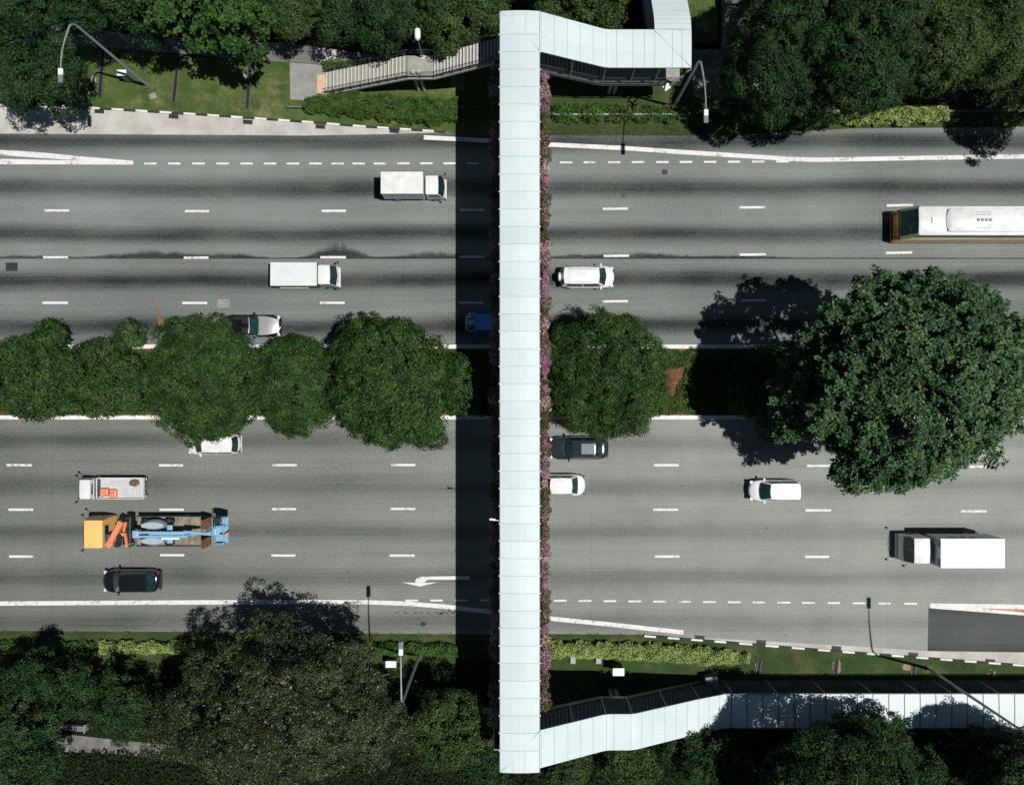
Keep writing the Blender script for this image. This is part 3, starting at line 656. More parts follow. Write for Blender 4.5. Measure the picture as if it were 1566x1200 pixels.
# flowers spilling over both edges of the bridge
def leafquads(C, N, l, w, rng, flat=.0):
    """diamond leaves at C facing N"""
    n = len(C); R = rng.normal(size=(n, 3)); N = N / (np.linalg.norm(N, axis=1, keepdims=True) + 1e-9)
    T = np.cross(N, R); T /= (np.linalg.norm(T, axis=1, keepdims=True) + 1e-9); B = np.cross(N, T)
    l = (l * rng.uniform(.7, 1.3, size=(n, 1))) / 2; w = (w * rng.uniform(.7, 1.3, size=(n, 1))) / 2
    fold = N * w * .45
    return np.stack([C - T * l, C + B * w + fold, C + T * l, C - B * w + fold], 1)
def flowers(x, sgn, y0, y1, label, seed, dens):
    rng = np.random.default_rng(seed); e = empty('bougainvillea', (x, (y0 + y1) / 2, 7.0), 0, label, 'flowering plant', 'bougainvillea planted along the footbridge')
    n = int((y1 - y0) * 700); yy = rng.uniform(y0, y1, n)
    bulge = .30 + .08 * np.sin(yy * 1.7 + seed) + .07 * np.sin(yy * 4.1 + 2 * seed) + .06 * np.sin(yy * 9.3)
    th = rng.uniform(-.9, 3.6, n); rr = rng.beta(3, 1.4, n)
    X = sgn * (np.cos(th) * rr * bulge * 1.35 + .06); Z = .25 + np.sin(th) * rr * .42
    C = np.stack([X + rng.normal(0, .03, n), yy - (y0 + y1) / 2, Z], 1); N = np.stack([sgn * np.cos(th), rng.normal(0, .6, n), np.sin(th) + .5], 1) + rng.normal(0, .5, (n, 3))
    pink = .7 * np.sin(yy * .9 + seed * 2.1) + .6 * np.sin(yy * 2.3 + seed) + .5 * np.sin(yy * 6.1) + .3 * np.sin(yy * .31) + rng.normal(0, .8, n)
    fl_ = (pink > .15) & (rr > .62); pale = (np.sin(yy * 1.1 + 5 * seed) + rng.normal(0, .1, n) > 1.0) & (rr > .6)
    lf = ~(fl_ | pale)
    quads_object('foliage', leafquads(C[lf], N[lf], .14, .07, rng), M['leaf_bougain'], e)
    quads_object('blossom', leafquads(C[fl_], N[fl_], .10, .075, rng), M['petal'], e)
    if pale.any(): quads_object('blossom', leafquads(C[pale], N[pale], .12, .10, rng), M['petal_pale'], e)
flowers(.55 + 1.76, 1, -23.3, 23.4, 'sunlit pink and russet bougainvillea spilling from the right edge of the footbridge', 3, 1)
flowers(.55 - 1.70, -1, -24.5, 24.0, 'shaded purple bougainvillea hanging along the left edge of the footbridge', 8, 1)
# ------------------------------------------------------------------ street lamps
def street_lamp(px, py, zb, hz, reach, label):
    x, y, _ = P(px, py); e = empty('street_lamp', (x, y, 0), 0, label, 'street lamp', 'tall gooseneck street lamps along the road')
    s = 1 if reach > 0 else -1
    pts = [(0, 0, 0), (0, 0, zb * .5), (0, 0, zb - .3)]; rad = [.13, .105, .085]
    for k in range(1, 9):      # bend over towards the road
        t = k / 8; a = t * math.radians(62); pts.append((0, -s * .9 * (1 - math.cos(a)), zb - .3 + 1.2 * math.sin(a))); rad.append(.08 - .01 * t)
    y1, z1 = pts[-1][1], pts[-1][2]
    for k in range(1, 7):
        t = k / 6; yy = y1 + (-reach - y1) * t; zz = z1 + (hz - z1) * math.sin(t * math.pi / 2) ; pts.append((0, yy, zz)); rad.append(.07 - .03 * t)
    m_ = MB(); m_.tube(pts, rad, 10); m_.build('pole', M['galv'], e, True, 60)
    m_ = MB(); m_.rbox((0, -reach - s * .28, hz + .02), (.30, .46, .16), .05); m_.tube([(0, -reach - s * .3, hz + .08), (0, -reach - s * .3, hz + .16)], .05, 8); hd = m_.build('lamp_head', M['white'], e)
    m_ = MB(); m_.rbox((0, -reach - s * .72, hz + .02), (.32, .52, .12), .04); m_.build('lens', M['lens'], hd)
    m_ = MB(); m_.rbox((0, 0, .04), (.5, .5, .1), .03); m_.build('base_plate', M['conc_dark'], e)
street_lamp(226, 131, 10.9, 12.7, 3.7, 'tall grey street lamp leaning over the upper left verge beside a control box')
street_lamp(1030, 163, 8.9, 11.0, 4.1, 'tall grey street lamp by the corner of the upper covered stairs')
street_lamp(642, 999, 10.2, 11.2, -3.5, 'tall grey street lamp rising from the lower hedge left of the footbridge')
street_lamp(1420, 1022, 11.6, 13.0, -3.6, 'tall dark street lamp post crossing over the white covered walkway roof')
# post-top lamp on the stair landing
e = empty('post_top_lamp', (-7.0, 26.25, 3.35), 0, 'short lamp post with a white oval head on the stair landing', 'lamp')
m_ = MB(); m_.tube([(0, 0, 0), (0, 0, 3.3)], [.06, .045], 8); m_.build('pole', M['steel'], e)
m_ = MB(); m_.tube([(0, -.15, 3.35), (0, -.05, 3.42), (0, .3, 3.45), (0, .62, 3.45), (0, .72, 3.42)], [.08, .2, .24, .2, .06], 12); m_.build('lamp_head', M['white'], e, True)
m_ = MB(); m_.rbox((0, 0, .05), (.34, .28, .08), .03); m_.build('base_plate', M['conc_white'], e)

# control cabinets
def cabinet(px, py, w, d, h, label, body, lid, rz=0):
    x, y, _ = P(px, py); e = empty('control_cabinet', (x, y, 0), rz, label, 'cabinet')
    m_ = MB(); m_.rbox((0, 0, h / 2), (w, d, h), .03); m_.box((0, -d / 2 - .012, h * .5), (w * .8, .02, h * .75)); m_.box((w * .3, -d / 2 - .03, h * .5), (.04, .04, .12)); m_.build('body', body, e)
    m_ = MB(); m_.rbox((0, 0, h + .05), (w + .12, d + .12, .09), .03); m_.build('lid', lid, e)
cabinet(200, 123, .62, .36, 1.5, 'white topped control cabinet in the shadow line of the upper left lamp', M['steel'], M['white'])
cabinet(601, 1008, .75, .42, 1.1, 'white topped control cabinet left of the lower street lamp', M['steel'], M['white'])
cabinet(942, 1017, .82, .5, 1.5, 'grey control cabinet with white lid below the bright hedge', M['steel_dark'], M['white'])
cabinet(1084, 1036, .9, .8, 1.0, 'blue grey cabinet between the covered walkway and the drain slot', M['steel'], M['lens'], .1)
for i, (a, b) in enumerate(((876, 1007.5), (915, 1007.5))):
    m_ = MB(); m_.rbox((0, 0, .12), (.44, .62, .24), .03); o = m_.build('concrete_block', M['manhole']); x, y, _ = P(a, b); o.location = (x, y, 0)
    tag(o, ('left' if i == 0 else 'right') + ' one of two pinkish concrete blocks under the bright hedge', 'block', 'concrete blocks at the hedge')

# guard rail pipes behind the hedges
def guard_rail(x0, x1, y, label, z=.75):
    a = Vector(P(x0, y)); b = Vector(P(x1, y)); e = empty('guard_rail', a, 0, label, 'guard rail'); b = b - a
    m_ = MB(); m_.box((b.x / 2, b.y / 2, z), (b.length, .05, .16), 0); m_.box((b.x / 2, b.y / 2 - .05, z), (b.length, .06, .08), 0); m_.build('rail', M['steel'] if z < .5 else M['galv'], e)
    n = max(2, int(b.length / 2.4))
    for i in range(n + 1):
        q = b * (i / n); m_ = MB(); m_.box((q.x, q.y + .08, z / 2), (.10, .09, z + .1)); m_.build('post', M['steel'], e)
guard_rail(441, 745, 165.5, 'low metal guard rail running into the flowering hedge left of the bridge', .35)
guard_rail(846, 1052, 178.5, 'low metal guard rail inside the sparse hedge right of the bridge', .6)
guard_rail(1060, 1566, 172, 'long guard rail beneath the big trees at upper right', .38)

M['canvas_dim'] = simple('bench_paint', (.22, .23, .21), .8)
# bench by the lower path
x, y, _ = P(116, 1109); e = empty('park_bench', (x, y, 0), -.06, 'pale slatted park bench beside the path under the lower left trees', 'bench')
m_ = MB()
for k in range(5): m_.box((0, -.2 + k * .1, .46), (2.1, .07, .035))
m_.build('seat', M['canvas_dim'], e)
m_ = MB()
for k in range(26): m_.box((-1.0 + k * .08, .34, .72), (.035, .03, .45))
m_.box((0, .34, .95), (2.15, .05, .06)); m_.build('backrest', M['canvas_dim'], e)
for s in (-1, 1):
    m_ = MB(); m_.box((s * 1.05, .05, .30), (.07, .62, .6)); m_.box((s * 1.05, .05, .64), (.09, .7, .05)); m_.build('leg', M['galv'], e)
# steps with handrail at upper right
sx0, sy0, _ = P(1126, 75); e = empty('garden_steps', (sx0, sy0, 0), 0, 'shaded concrete steps with a steel handrail beside the big dark tree', 'steps')
m_ = MB()
for i in range(8): m_.box((0, .2 + i * .36, .08 + i * .08), (2.5, .36, .16 + i * .16))
m_.box((0, 4.2, .66), (2.5, 2.2, 1.32)); m_.build('flight', [M['conc_path']], e)
m_ = MB(); m_.tube([(-1.2, 0, 0), (-1.2, 0, .95), (-1.2, 3.1, 2.2), (-1.2, 3.1, 1.3)], .035, 6); m_.tube([(-1.2, 0, .5), (-1.2, 3.1, 1.75)], .025, 6); m_.tube([(-1.2, 1.5, .6), (-1.2, 1.5, 1.55)], .025, 6); m_.build('handrail', M['galv'], e)

# ------------------------------------------------------------------ vehicles
def wheel_mb(r=.33, w=.22):
    m_ = MB(); n = 20
    m_.rings([[(r * k * math.cos(t * 2 * math.pi / n), yy, r * k * math.sin(t * 2 * math.pi / n)) for t in range(n)] for yy, k in ((-w / 2, .9), (-w / 2 + .03, 1), (w / 2 - .03, 1), (w / 2, .9))], 0)
    h = MB(); h.rings([[(r * k * math.cos(t * 2 * math.pi / n), yy, r * k * math.sin(t * 2 * math.pi / n)) for t in range(n)] for yy, k in ((-w / 2 - .012, .55), (w / 2 + .012, .55))], 0)
    return m_, h
def add_wheels(e, xs, hw, r=.33, w=.22):
    for x in xs:
        for s in (-1, 1):
            a, b = wheel_mb(r, w); o = a.build('wheel', M['rubber'], e, True); o.location = (x, s * (hw - w / 2 - .02), r)
            q = b.build('rim', M['galv'], o, True)
def mirror(e, x, y, z, mat, s):
    m_ = MB(); m_.rbox((0, s * .12, 0), (.14, .22, .15), .04); m_.box((0, 0, -.02), (.05, .12, .04)); o = m_.build('mirror', mat, e); o.location = (x, y, z); return o

def car(px, py, rz, L, Wd, Ht, paint, label, hood=.27, ws=.16, roof_end=.08, back=.10, roofm=None, glass=None, hoodm=None, belt=.92, boot=0.0, sunroof=None, rails=False, spare=False, open_top=False, name='car', group='cars driving on the expressway', cx=None, cy=None, plate=True):
    """local +x is forward. hood, ws(windscreen), back (rear window), boot: fractions of L"""
    x, y = (cx, cy) if cx is not None else P(px, py)[:2]
    e = empty(name, (x, y, 0), rz, label, 'car', group); glass = glass or M['glass_teal']; roofm = roofm or paint
    hl, hw = L / 2, Wd / 2; N_ = 29; rs = []; hz = Ht * .60
    xh = hl - L * hood            # windscreen base
    xb = -hl + L * (boot + .015)  # rear window base
    for i in range(N_):
        t = -1 + 2 * i / (N_ - 1); t = math.copysign(abs(t) ** .8, t) if abs(t) > 0 else 0; X = t * hl
        w = hw * max(.0, 1 - abs(t) ** (4.2 if t > 0 else 5.5)) ** .42 * .40 + hw * .60 * (1 - abs(t) ** 12 * .5)
        f = (X - xh) / (hl - xh)
        if X > xh: zt = hz * (1.0 - .04 * f - .22 * f ** 3)
        elif X < xb: zt = hz * (1.04 - .18 * ((xb - X) / max(.01, xb + hl)) ** 2)
        else: zt = hz * 1.04
        zb_ = .22 + .10 * abs(t) ** 6
        rs.append([(X, -w * .93, zb_), (X, -w, zb_ + .14), (X, -w, zt * .72), (X, -w * .965, zt * .93), (X, -w * .86, zt * .985), (X, -w * .45, zt * 1.015), (X, 0, zt * 1.03), (X, w * .45, zt * 1.015), (X, w * .86, zt * .985), (X, w * .965, zt * .93), (X, w, zt * .72), (X, w, zb_ + .14), (X, w * .93, zb_)])
    m_ = MB(); m_.rings(rs); body = m_.build('body', paint, e, True, 50)
    if hoodm:
        m_ = MB(); rows = []
        for i in range(9):
            f = i / 8; X = xh + (hl - xh) * (f * .93) - .02; ww = hw * (.84 - .34 * f ** 2.6); zt = hz * (1.0 - .04 * f * .93 - .22 * (f * .93) ** 3) + .024
            rows.append([(X - .0 + .10 * math.cos(k * math.pi / 2) * (1 - f), ww * k, zt + hz * .03 * (1 - abs(k)) + .012 * (1 - k * k)) for k in (-1, -.75, -.4, 0, .4, .75, 1)])
        m_.grid(rows); m_.build('bonnet', hoodm, e, True)
    # cabin
    wb, wt = hw * .90, hw * (.90 - .21); z0, z1 = hz * 1.0, Ht
    xr1, xf1 = xb + L * back, xh - L * ws
    def ring(k, ins=0):     # k 0 belt ..1 roof
        xa = xb + (xr1 - xb) * k; xc = xh + (xf1 - xh) * k; w = wb + (wt - wb) * k; z = z0 + (z1 - z0) * k
        bowf, bowr = .13 * (1 - k * .5), .08; pts = []
        for j in range(7): q = -1 + j / 3; pts.append((xc + bowf * (1 - q * q) - .0, w * q * .98, z))
        for j in range(1, 6): q = j / 6; pts.append((xc + (xa - xc) * q, w * (1 + .035 * math.sin(math.pi * q)), z))
        for j in range(7): q = 1 - j / 3; pts.append((xa - bowr * (1 - q * q), w * q * .98, z))
        for j in range(1, 6): q = 1 - j / 6; pts.append((xc + (xa - xc) * q, -w * (1 + .035 * math.sin(math.pi * q)), z))
        return pts
    if not open_top:
        m_ = MB(); rr = [ring(k) for k in (0, .25, .5, .75, .93)]
        top = ring(.93); cxm = (xr1 + xf1) / 2
        for k, dz in ((.95, .035), (.82, .065), (.45, .085), (.08, .09)): rr.append([(cxm + (p[0] - cxm) * k, p[1] * k, z1 - .09 + dz + .005) for p in top])
        m_.rings(rr, 0, False); n = len(rr[0]); m_.add(rr[-1], [tuple(range(n))]); m_.build('roof', roofm, e, True, 50)
        def panel(name, idx, k0, k1, out, trim=0.0):
            a, b = ring(k0), ring(k1); mm = MB(); ra = [a[i % len(a)] for i in idx]; rb = [b[i % len(b)] for i in idx]
            mm.grid([[(p[0] + out[0], p[1] + out[1], p[2] + out[2]) for p in ra], [(p[0] + out[0], p[1] + out[1], p[2] + out[2]) for p in rb]])
            mm.v = mm.v; o = mm.build(name, glass, e, True); return o
        def shrink(seq, m): return seq
        # windscreen and rear window, a little inside the pillars
        for nm, base, sg, lo, hi in (('windscreen', 0, 1, .05, .93), ('rear_window', 12, -1, .08, .90)):
            a, b = ring(lo), ring(hi); ra = [a[base + j] for j in range(7)]; rb = [b[base + j] for j in range(7)]
            q = [(p[0] + sg * .028, p[1] * .93, p[2] + .03) for p in ra]; q2 = [(p[0] + sg * .028, p[1] * .90, p[2] + .02) for p in rb]
            mm = MB(); mm.grid([q, q2]); mm.build(nm, glass if sg > 0 else M['glass'], e, True)
        for s in (1, -1):
            for f0, f1 in ((.06, .46), (.50, .90)):
                mm = MB(); lo, hi = [], []
                for j in range(4):
                    q = f0 + (f1 - f0) * j / 3
                    for k, arr in ((.10, lo), (.84, hi)):
                        xa = xb + (xr1 - xb) * k; xc = xh + (xf1 - xh) * k; w = (wb + (wt - wb) * k) * (1 + .035 * math.sin(math.pi * q)) + .022
                        arr.append((xc + (xa - xc) * q, s * w, z0 + (z1 - z0) * k))
                mm.grid([lo, hi]); mm.build('side_window', M['glass'], e, True)
        if sunroof:
            for (a0, a1, mt) in sunroof:
                xa = xf1 + (xr1 - xf1) * a0; xc = xf1 + (xr1 - xf1) * a1; mm = MB()
                mm.rbox(((xa + xc) / 2, 0, Ht + .008), (abs(xa - xc), wt * 1.35, .03), .02); mm.build('sunroof', mt, e)
        if rails:
            for s in (-1, 1):
                mm = MB(); mm.tube([(xf1 - .15, s * wt * .82, Ht - .02), (xf1 - .25, s * wt * .82, Ht + .05), (xr1 + .35, s * wt * .82, Ht + .05), (xr1 + .25, s * wt * .82, Ht - .02)], .022, 6); mm.build('roof_rail', M['galv'], e)
    else:
        m_ = MB(); ins = []
        m_.rbox(((xh + xb) / 2 - .1, 0, hz + .02), ((xh - xb) * .82, wb * 1.72, .04), .01); m_.build('cockpit', M['black'], e)
        a, b = ring(.05), ring(.85); ra = [(a[j][0], a[j][1] * .97, a[j][2] + .02) for j in range(7)]; rb = [(b[j][0] - .05, b[j][1] * .97, b[j][2] - .04) for j in range(7)]
        mm = MB(); mm.grid([ra, rb]); mm.build('windscreen', glass, e, True)
        mm = MB(); mm.tube([(p[0] - .03, p[1] * 1.02, p[2] + .02) for p in rb], .05, 8); mm.build('windscreen_frame', M['p_silver'], e, True)
        for s in (-1, 1):
            mm = MB(); mm.rbox((-.25, s * .38, hz - .0), (.5, .5, .3), .08); mm.rbox((-.55, s * .38, hz + .18), (.16, .48, .5), .06); mm.build('seat', M['trim'], e)
            mm = MB(); mm.tube([(xh - .1, s * wb * .98, hz + .02), (0, s * wb * 1.0, hz + .03), (xb + .3, s * wb * .95, hz + .02)], .035, 6); mm.build('door_sill', M['p_silver'] if s < 0 else M['trim'], e)
    for s in (-1, 1):
        mm = MB(); mm.rbox((hl - .20, s * hw * .72, hz * .72), (.24, hw * .38, .15), .04, -s * .45); mm.build('headlight', M['headlamp'], e)
        mm = MB(); mm.rbox((-hl + .09, s * hw * .74, hz * .80), (.13, hw * .30, .20), .03, s * .3); mm.build('tail_light', M['tail'], e)
        mirror(e, xh - .28, s * (hw * .93), hz * 1.02, paint, s)
    mm = MB(); mm.rbox((hl - .03, 0, .42), (.10, Wd * .8, .2), .04); mm.build('bumper', M['trim'], e)
    mm = MB(); mm.rbox((-hl + .03, 0, .42), (.10, Wd * .8, .2), .04); mm.build('bumper', paint, e)
    mm = MB(); mm.tube([(xh + .06, -hw * .7, hz * 1.035), (xh + .17, 0, hz * 1.05), (xh + .06, hw * .7, hz * 1.035)], .018, 5); mm.build('wiper', M['trim'], e)
    if spare: mm = MB(); mm.rings([[(-hl - .02 - dx, .36 * k * math.cos(t * math.pi / 10), .95 + .36 * k * math.sin(t * math.pi / 10)) for t in range(20)][::-1] for dx, k in ((-.05, 1), (.14, 1), (.2, .85))]); mm.build('spare_wheel_cover', M['p_white'], e, True)
    add_wheels(e, (hl * .62, -hl * .60), hw + .01, .33)
    return e
R0, R1 = 0.0, math.pi
car(0, 0, R0, 4.35, 1.82, 1.75, M['p_white'], 'white off road car with a spare wheel on its tail, right of the footbridge', hood=.19, ws=.13, back=.05, rails=True, spare=True, cx=6.15, cy=9.42)
car(0, 0, R0, 4.75, 1.86, 1.35, M['p_black'], 'open black convertible with a silver bonnet beside the round tree', hood=.38, ws=.14, boot=.16, open_top=True, hoodm=M['p_silver'], cx=-21.3, cy=5.45)
car(0, 0, R0, 4.4, 1.78, 1.5, M['p_blue'], 'blue hatchback half hidden under the left edge of the footbridge', hood=.26, ws=.16, back=.14, boot=.05, cx=-1.62, cy=5.7)
car(0, 0, R1, 4.3, 1.74, 1.55, M['p_white'], 'white car partly covered by the round tree crown on the lower carriageway', hood=.20, ws=.16, back=.09, boot=.02, cx=-24.35, cy=-4.2)
car(0, 0, R1, 4.65, 1.86, 1.55, M['p_black'], 'glossy black car in the lowest lane behind the crane lorry', hood=.24, ws=.15, back=.12, boot=.05, glass=M['glass'], cx=-31.1, cy=-15.4)
car(0, 0, R1, 4.85, 1.86, 1.5, M['p_graphite'], 'dark sedan with a pale sunroof emerging from under the footbridge', hood=.27, ws=.14, back=.12, boot=.10, sunroof=((.02, .30, M['glass']), (.34, .97, M['lens'])), cx=5.45, cy=-4.55)
car(0, 0, R1, 4.3, 1.74, 1.6, M['p_white'], 'white hatchback with its nose hidden by the bridge flowers', hood=.22, ws=.14, back=.14, boot=.13, cx=3.80, cy=-7.55)
car(0, 0, R1, 4.15, 1.74, 1.6, M['p_white'], 'small white hatchback driving alone right of centre on the lower carriageway', hood=.21, ws=.18, back=.05, boot=.01, cx=21.45, cy=-8.0)

def truck(cx, cy, rz, L, Wd, cab_len, cab_h, box, label, cabm, boxm, sidem=None, cat='truck', name='box_truck', group='lorries and trucks on the expressway', cab_w=None, gap=.12):
    """cab-over truck; box = (height, bottom z) or None"""
    e = empty(name, (cx, cy, 0), rz, label, cat, group); hl, hw = L / 2, Wd / 2; cw = (cab_w or Wd * .93) / 2
    mm = MB()
    for s in (-1, 1): mm.box((-cab_len * .4, s * hw * .42, .62), (L - cab_len * .9, .12, .2))
    for k in range(5): mm.box((-hl + .4 + k * (L - cab_len) / 5, 0, .62), (.1, hw * .84, .12))
    mm.build('chassis', M['trim'], e)
    # cab: stations along x
    xf, xr = hl, hl - cab_len; rs = []
    for X, z_top, k in ((xr, cab_h - .06, .96), (xr + .05, cab_h - .01, .985), (xr + .2, cab_h, 1), (xf - .62, cab_h, 1), (xf - .50, cab_h - .04, .99), (xf - .16, cab_h * .62, .985), (xf - .06, cab_h * .52, .95), (xf - .01, cab_h * .40, .90)):
        w = cw * k; zt = z_top; zm = min(zt - .05, cab_h * .56)
        rs.append([(X, -w, .38), (X, -w, zm), (X, -w * .93, zt - .04), (X, -w * .86, zt), (X, 0, zt + .025), (X, w * .86, zt), (X, w * .93, zt - .04), (X, w, zm), (X, w, .38)])
    mm = MB(); mm.rings(rs); mm.build('cab', cabm, e, True, 35)
    mm = MB(); mm.grid([[(xf - .50 + .06 * (1 - q * q) + .015, cw * .88 * q, cab_h - .03) for q in (-1, -.5, 0, .5, 1)], [(xf - .12 + .07 * (1 - q * q), cw * .93 * q, cab_h * .60) for q in (-1, -.5, 0, .5, 1)]]); mm.build('windscreen', M['glass_teal'], e, True)
    for s in (-1, 1):
        mm = MB(); zA, zB = cab_h * .60, cab_h - .14
        mm.add([(xf - .22, s * (cw + .012), zA), (xr + .25, s * (cw + .012), zA), (xr + .25, s * (cw * .94 + .012), zB), (xf - .56, s * (cw * .94 + .012), zB)], [(0, 1, 2, 3)]); mm.build('side_window', M['glass'], e)
        mm = MB(); mm.tube([(xf - .25, s * cw, cab_h * .72), (xf + .05, s * (cw + .22), cab_h * .78)], .02, 5); mm.rbox((xf + .05, s * (cw + .24), cab_h * .70), (.10, .16, .30), .03); mm.build('mirror', M['trim'], e)
        mm = MB(); mm.rbox((xf - .02, s * cw * .75, .72), (.08, .28, .18), .02); mm.build('headlight', M['headlamp'], e)
        mm = MB(); mm.rbox((-hl + .02, s * hw * .8, .62), (.07, .25, .14), .02); mm.build('tail_light', M['tail'], e)
    mm = MB(); mm.rbox((xf + .02, 0, .46), (.14, cw * 1.96, .24), .04); mm.build('bumper', cabm, e)
    mm = MB(); mm.tube([(xf - .10, -cw * .6, cab_h * .60 + .02), (xf - .02, 0, cab_h * .63), (xf - .10, cw * .6, cab_h * .60 + .02)], .016, 5); mm.build('wiper', M['trim'], e)
    if box:
        bh, bz = box; bx0, bx1 = -hl, xr - gap; sidem = sidem or boxm
        mm = MB(); mm.rbox(((bx0 + bx1) / 2, 0, (bh + bz) / 2 - .02), (bx1 - bx0, Wd - .03, bh - bz - .06), .02); mm.build('cargo_box', sidem, e)
        mm = MB(); mm.rbox(((bx0 + bx1) / 2, 0, bh - .03), (bx1 - bx0 + .04, Wd + .01, .06), .02); 
        for k in range(1, 4): mm.box(((bx0 + bx1) / 2, -hw + Wd * k / 4, bh + .006), (bx1 - bx0 - .1, .03, .016), 0, 1)
        for k in range(1, 5): mm.box((bx0 + (bx1 - bx0) * k / 5, 0, bh + .004), (.025, Wd * .94, .012), 0, 1)
        mm.build('box_roof', [boxm, M['canvas']], e)
        mm = MB()
        for s in (-1, 1):
            for k in range(1, 4): mm.box((bx0 + (bx1 - bx0) * k / 4, s * (hw - .008), (bh + bz) / 2), (.03, .02, bh - bz - .15))
        mm.box((bx0 - .01, 0, (bh + bz) / 2), (.02, .03, bh - bz - .2)); mm.build('box_trim', M['galv'], e)
    r_ = .38 if L > 6 else .33
    add_wheels(e, (hl - cab_len * .55, -hl + L * .2), hw, r_, .26)
    return e
t = truck(-7.92, 16.62, R0, 4.95, 1.74, 1.5, 2.0, (2.65, .75), 'white box van with grey door panels in the second lane at the top', M['p_white'], M['p_white'], M['grey_side'], cab_w=1.62, gap=.14)
t = truck(-16.72, 9.45, R0, 5.15, 1.86, 1.45, 1.95, (2.2, .85), 'small lorry with a dull pale canvas box on the upper left carriageway', M['p_white'], M['canvas'], M['steel_dark'], cab_w=1.66, gap=.02)
mm = MB(); mm.box((-1.0, -.96, .9), (2.3, .05, .25)); mm.build('side_board', M['plate'], t)
t = truck(35.12, -12.62, R1, 7.1, 2.3, 1.85, 2.35, (3.3, .95), 'long white box truck in the lowest lane at far right', M['p_white'], M['p_white'], M['grey_side'], cab_w=2.15, gap=.25)
mm = MB()
for s in (-1, 1): mm.rbox((1.46, s * .72, 2.95), (.12, .5, .34), .03)
mm.build('marker_board', M['lens'], t)
mm = MB()
for k, w in enumerate((.5, .42, .5)): mm.box((-1.35 + k * .75, -1.165, 2.62), (w, .012, .26))
mm.build('side_lettering', M['steel_dark'], t)
# flatbed pickup with orange load
t = truck(-32.55, -7.78, R1, 5.3, 1.74, 1.35, 1.95, None, 'white flatbed lorry carrying an orange load beside the crane lorry', M['p_white'], None, cab_w=1.66, name='flatbed_lorry', cat='lorry')
mm = MB(); mm.box((-.75, 0, .86), (3.7, 1.70, .08)); mm.build('flatbed', M['bed_grey'], t)
mm = MB()
for s in (-1, 1): mm.box((-.75, s * .85, 1.02), (3.75, .04, .34))
mm.box((-2.62, 0, 1.02), (.04, 1.7, .34)); mm.build('drop_side', M['p_white'], t)
mm = MB(); mm.box((1.08, 0, 1.75), (.05, 1.66, .06)); mm.box((1.08, 0, 1.3), (.05, 1.66, .06))
for k in range(8): mm.tube([(1.08, -.8 + k * .228, .9), (1.08, -.8 + k * .228, 1.8)], .022, 6)
mm.build('headboard', M['p_white'], t)
mm = MB(); mm.rbox((1.28, 0, 1.7), (.04, .8, .34), .01); mm.build('rear_window', M['glass'], t)
e = empty('orange_crate', (-33.05 + .25, -8.15, .9), 0, 'orange machine part standing on the white flatbed lorry', 'machine part')
mm = MB(); mm.rbox((-.25, .05, .22), (.62, .62, .44), .05); mm.build('housing', M['p_cranes'], e)
mm = MB(); mm.rbox((.42, -.05, .18), (.5, .66, .36), .04); mm.tube([(-.4, -.3, .5), (.6, .1, .45)], .05, 6); mm.build('frame', M['p_cranes'], e)
m_ = MB(); rr = random.Random(5)
m_.rings([[(.42 * k * math.cos(t_ * math.pi / 6) * rr.uniform(.9, 1.1), .30 * k * math.sin(t_ * math.pi / 6) * rr.uniform(.85, 1.1), z) for t_ in range(12)] for z, k in ((0, 1), (.14, .95), (.26, .6), (.28, .1))])
o = m_.build('tarpaulin', M['tarp'], None, True); o.location = (-30.75, -7.35, .91); tag(o, 'crumpled brown tarpaulin in the rear corner of the white flatbed', 'tarpaulin')
mm = MB(); mm.tube([(0, -.7, .05), (0, .7, .05)], .06, 6)
for k in range(6): mm.rbox((0, -.6 + k * .24, .12), (.14, .16, .2), .03)
o = mm.build('gas_bottles', M['steel_dark']); o.location = (-33.72 + .15, -7.75, .92); tag(o, 'row of small dark canisters behind the cab of the white flatbed', 'canisters')

# crane lorry carrying a boom lift
t = truck(-29.55, -11.22, R1, 9.7, 2.4, 1.95, 2.75, None, 'long amber cabbed crane lorry loaded with a blue boom lift', M['p_orange'], None, cab_w=2.36, name='crane_lorry', cat='lorry')
mm = MB(); mm.box((2.87, -.1, 2.15), (.06, 1.0, .55)); mm.build('rear_window', M['glass'], t)
mm = MB(); mm.rbox((2.75, .55, 2.1), (.4, 1.0, .5), .05); mm.build('cab_fairing', M['steel_dark'], t)
mm = MB(); mm.box((-1.95, 0, 1.12), (5.6, 2.36, .12)); mm.build('timber_bed', M['wood_bed'], t)
mm = MB()
for s in (-1, 1): mm.box((-1.95, s * 1.19, 1.25), (5.6, .05, .34))
for k in range(6): mm.box((-4.4 + k * .98, 0, 1.186), (.03, 2.3, .012))
mm.build('drop_side', M['steel_dark'], t)
# hydraulic crane folded behind the cab (local +y is picture-down)
mm = MB(); mm.rbox((1.95, 0, 1.45), (.5, 2.0, .8), .05); mm.tube([(1.75, .2, 1.4), (1.75, .2, 2.5)], .22, 12); mm.rbox((1.3, -.2, 1.6), (.5, 2.1, .6), .06)
for k in range(9): mm.tube([(1.15, -.95 + k * .23, 1.5), (1.25 + (k % 3) * .15, -.95 + k * .23, 2.1 + (k % 2) * .12)], .04, 5)
mm.build('crane_base', M['trim'], t)
mm = MB(); mm.box((1.98, -.02, 2.45), (2.15, .42, .42), math.radians(62)); mm.rbox((2.42, .82, 2.58), (.5, .5, .3), .05, -.5); mm.build('crane_arm', M['p_cranes'], t)
mm = MB(); mm.box((1.25, .55, 2.2), (.16, 1.15, .22), .15); mm.box((1.35, -.5, 2.2), (.15, .8, .2), -.2); mm.rbox((1.6, .1, 2.2), (.3, .3, .3), .05); mm.build('crane_jib', M['p_cranes'], t)
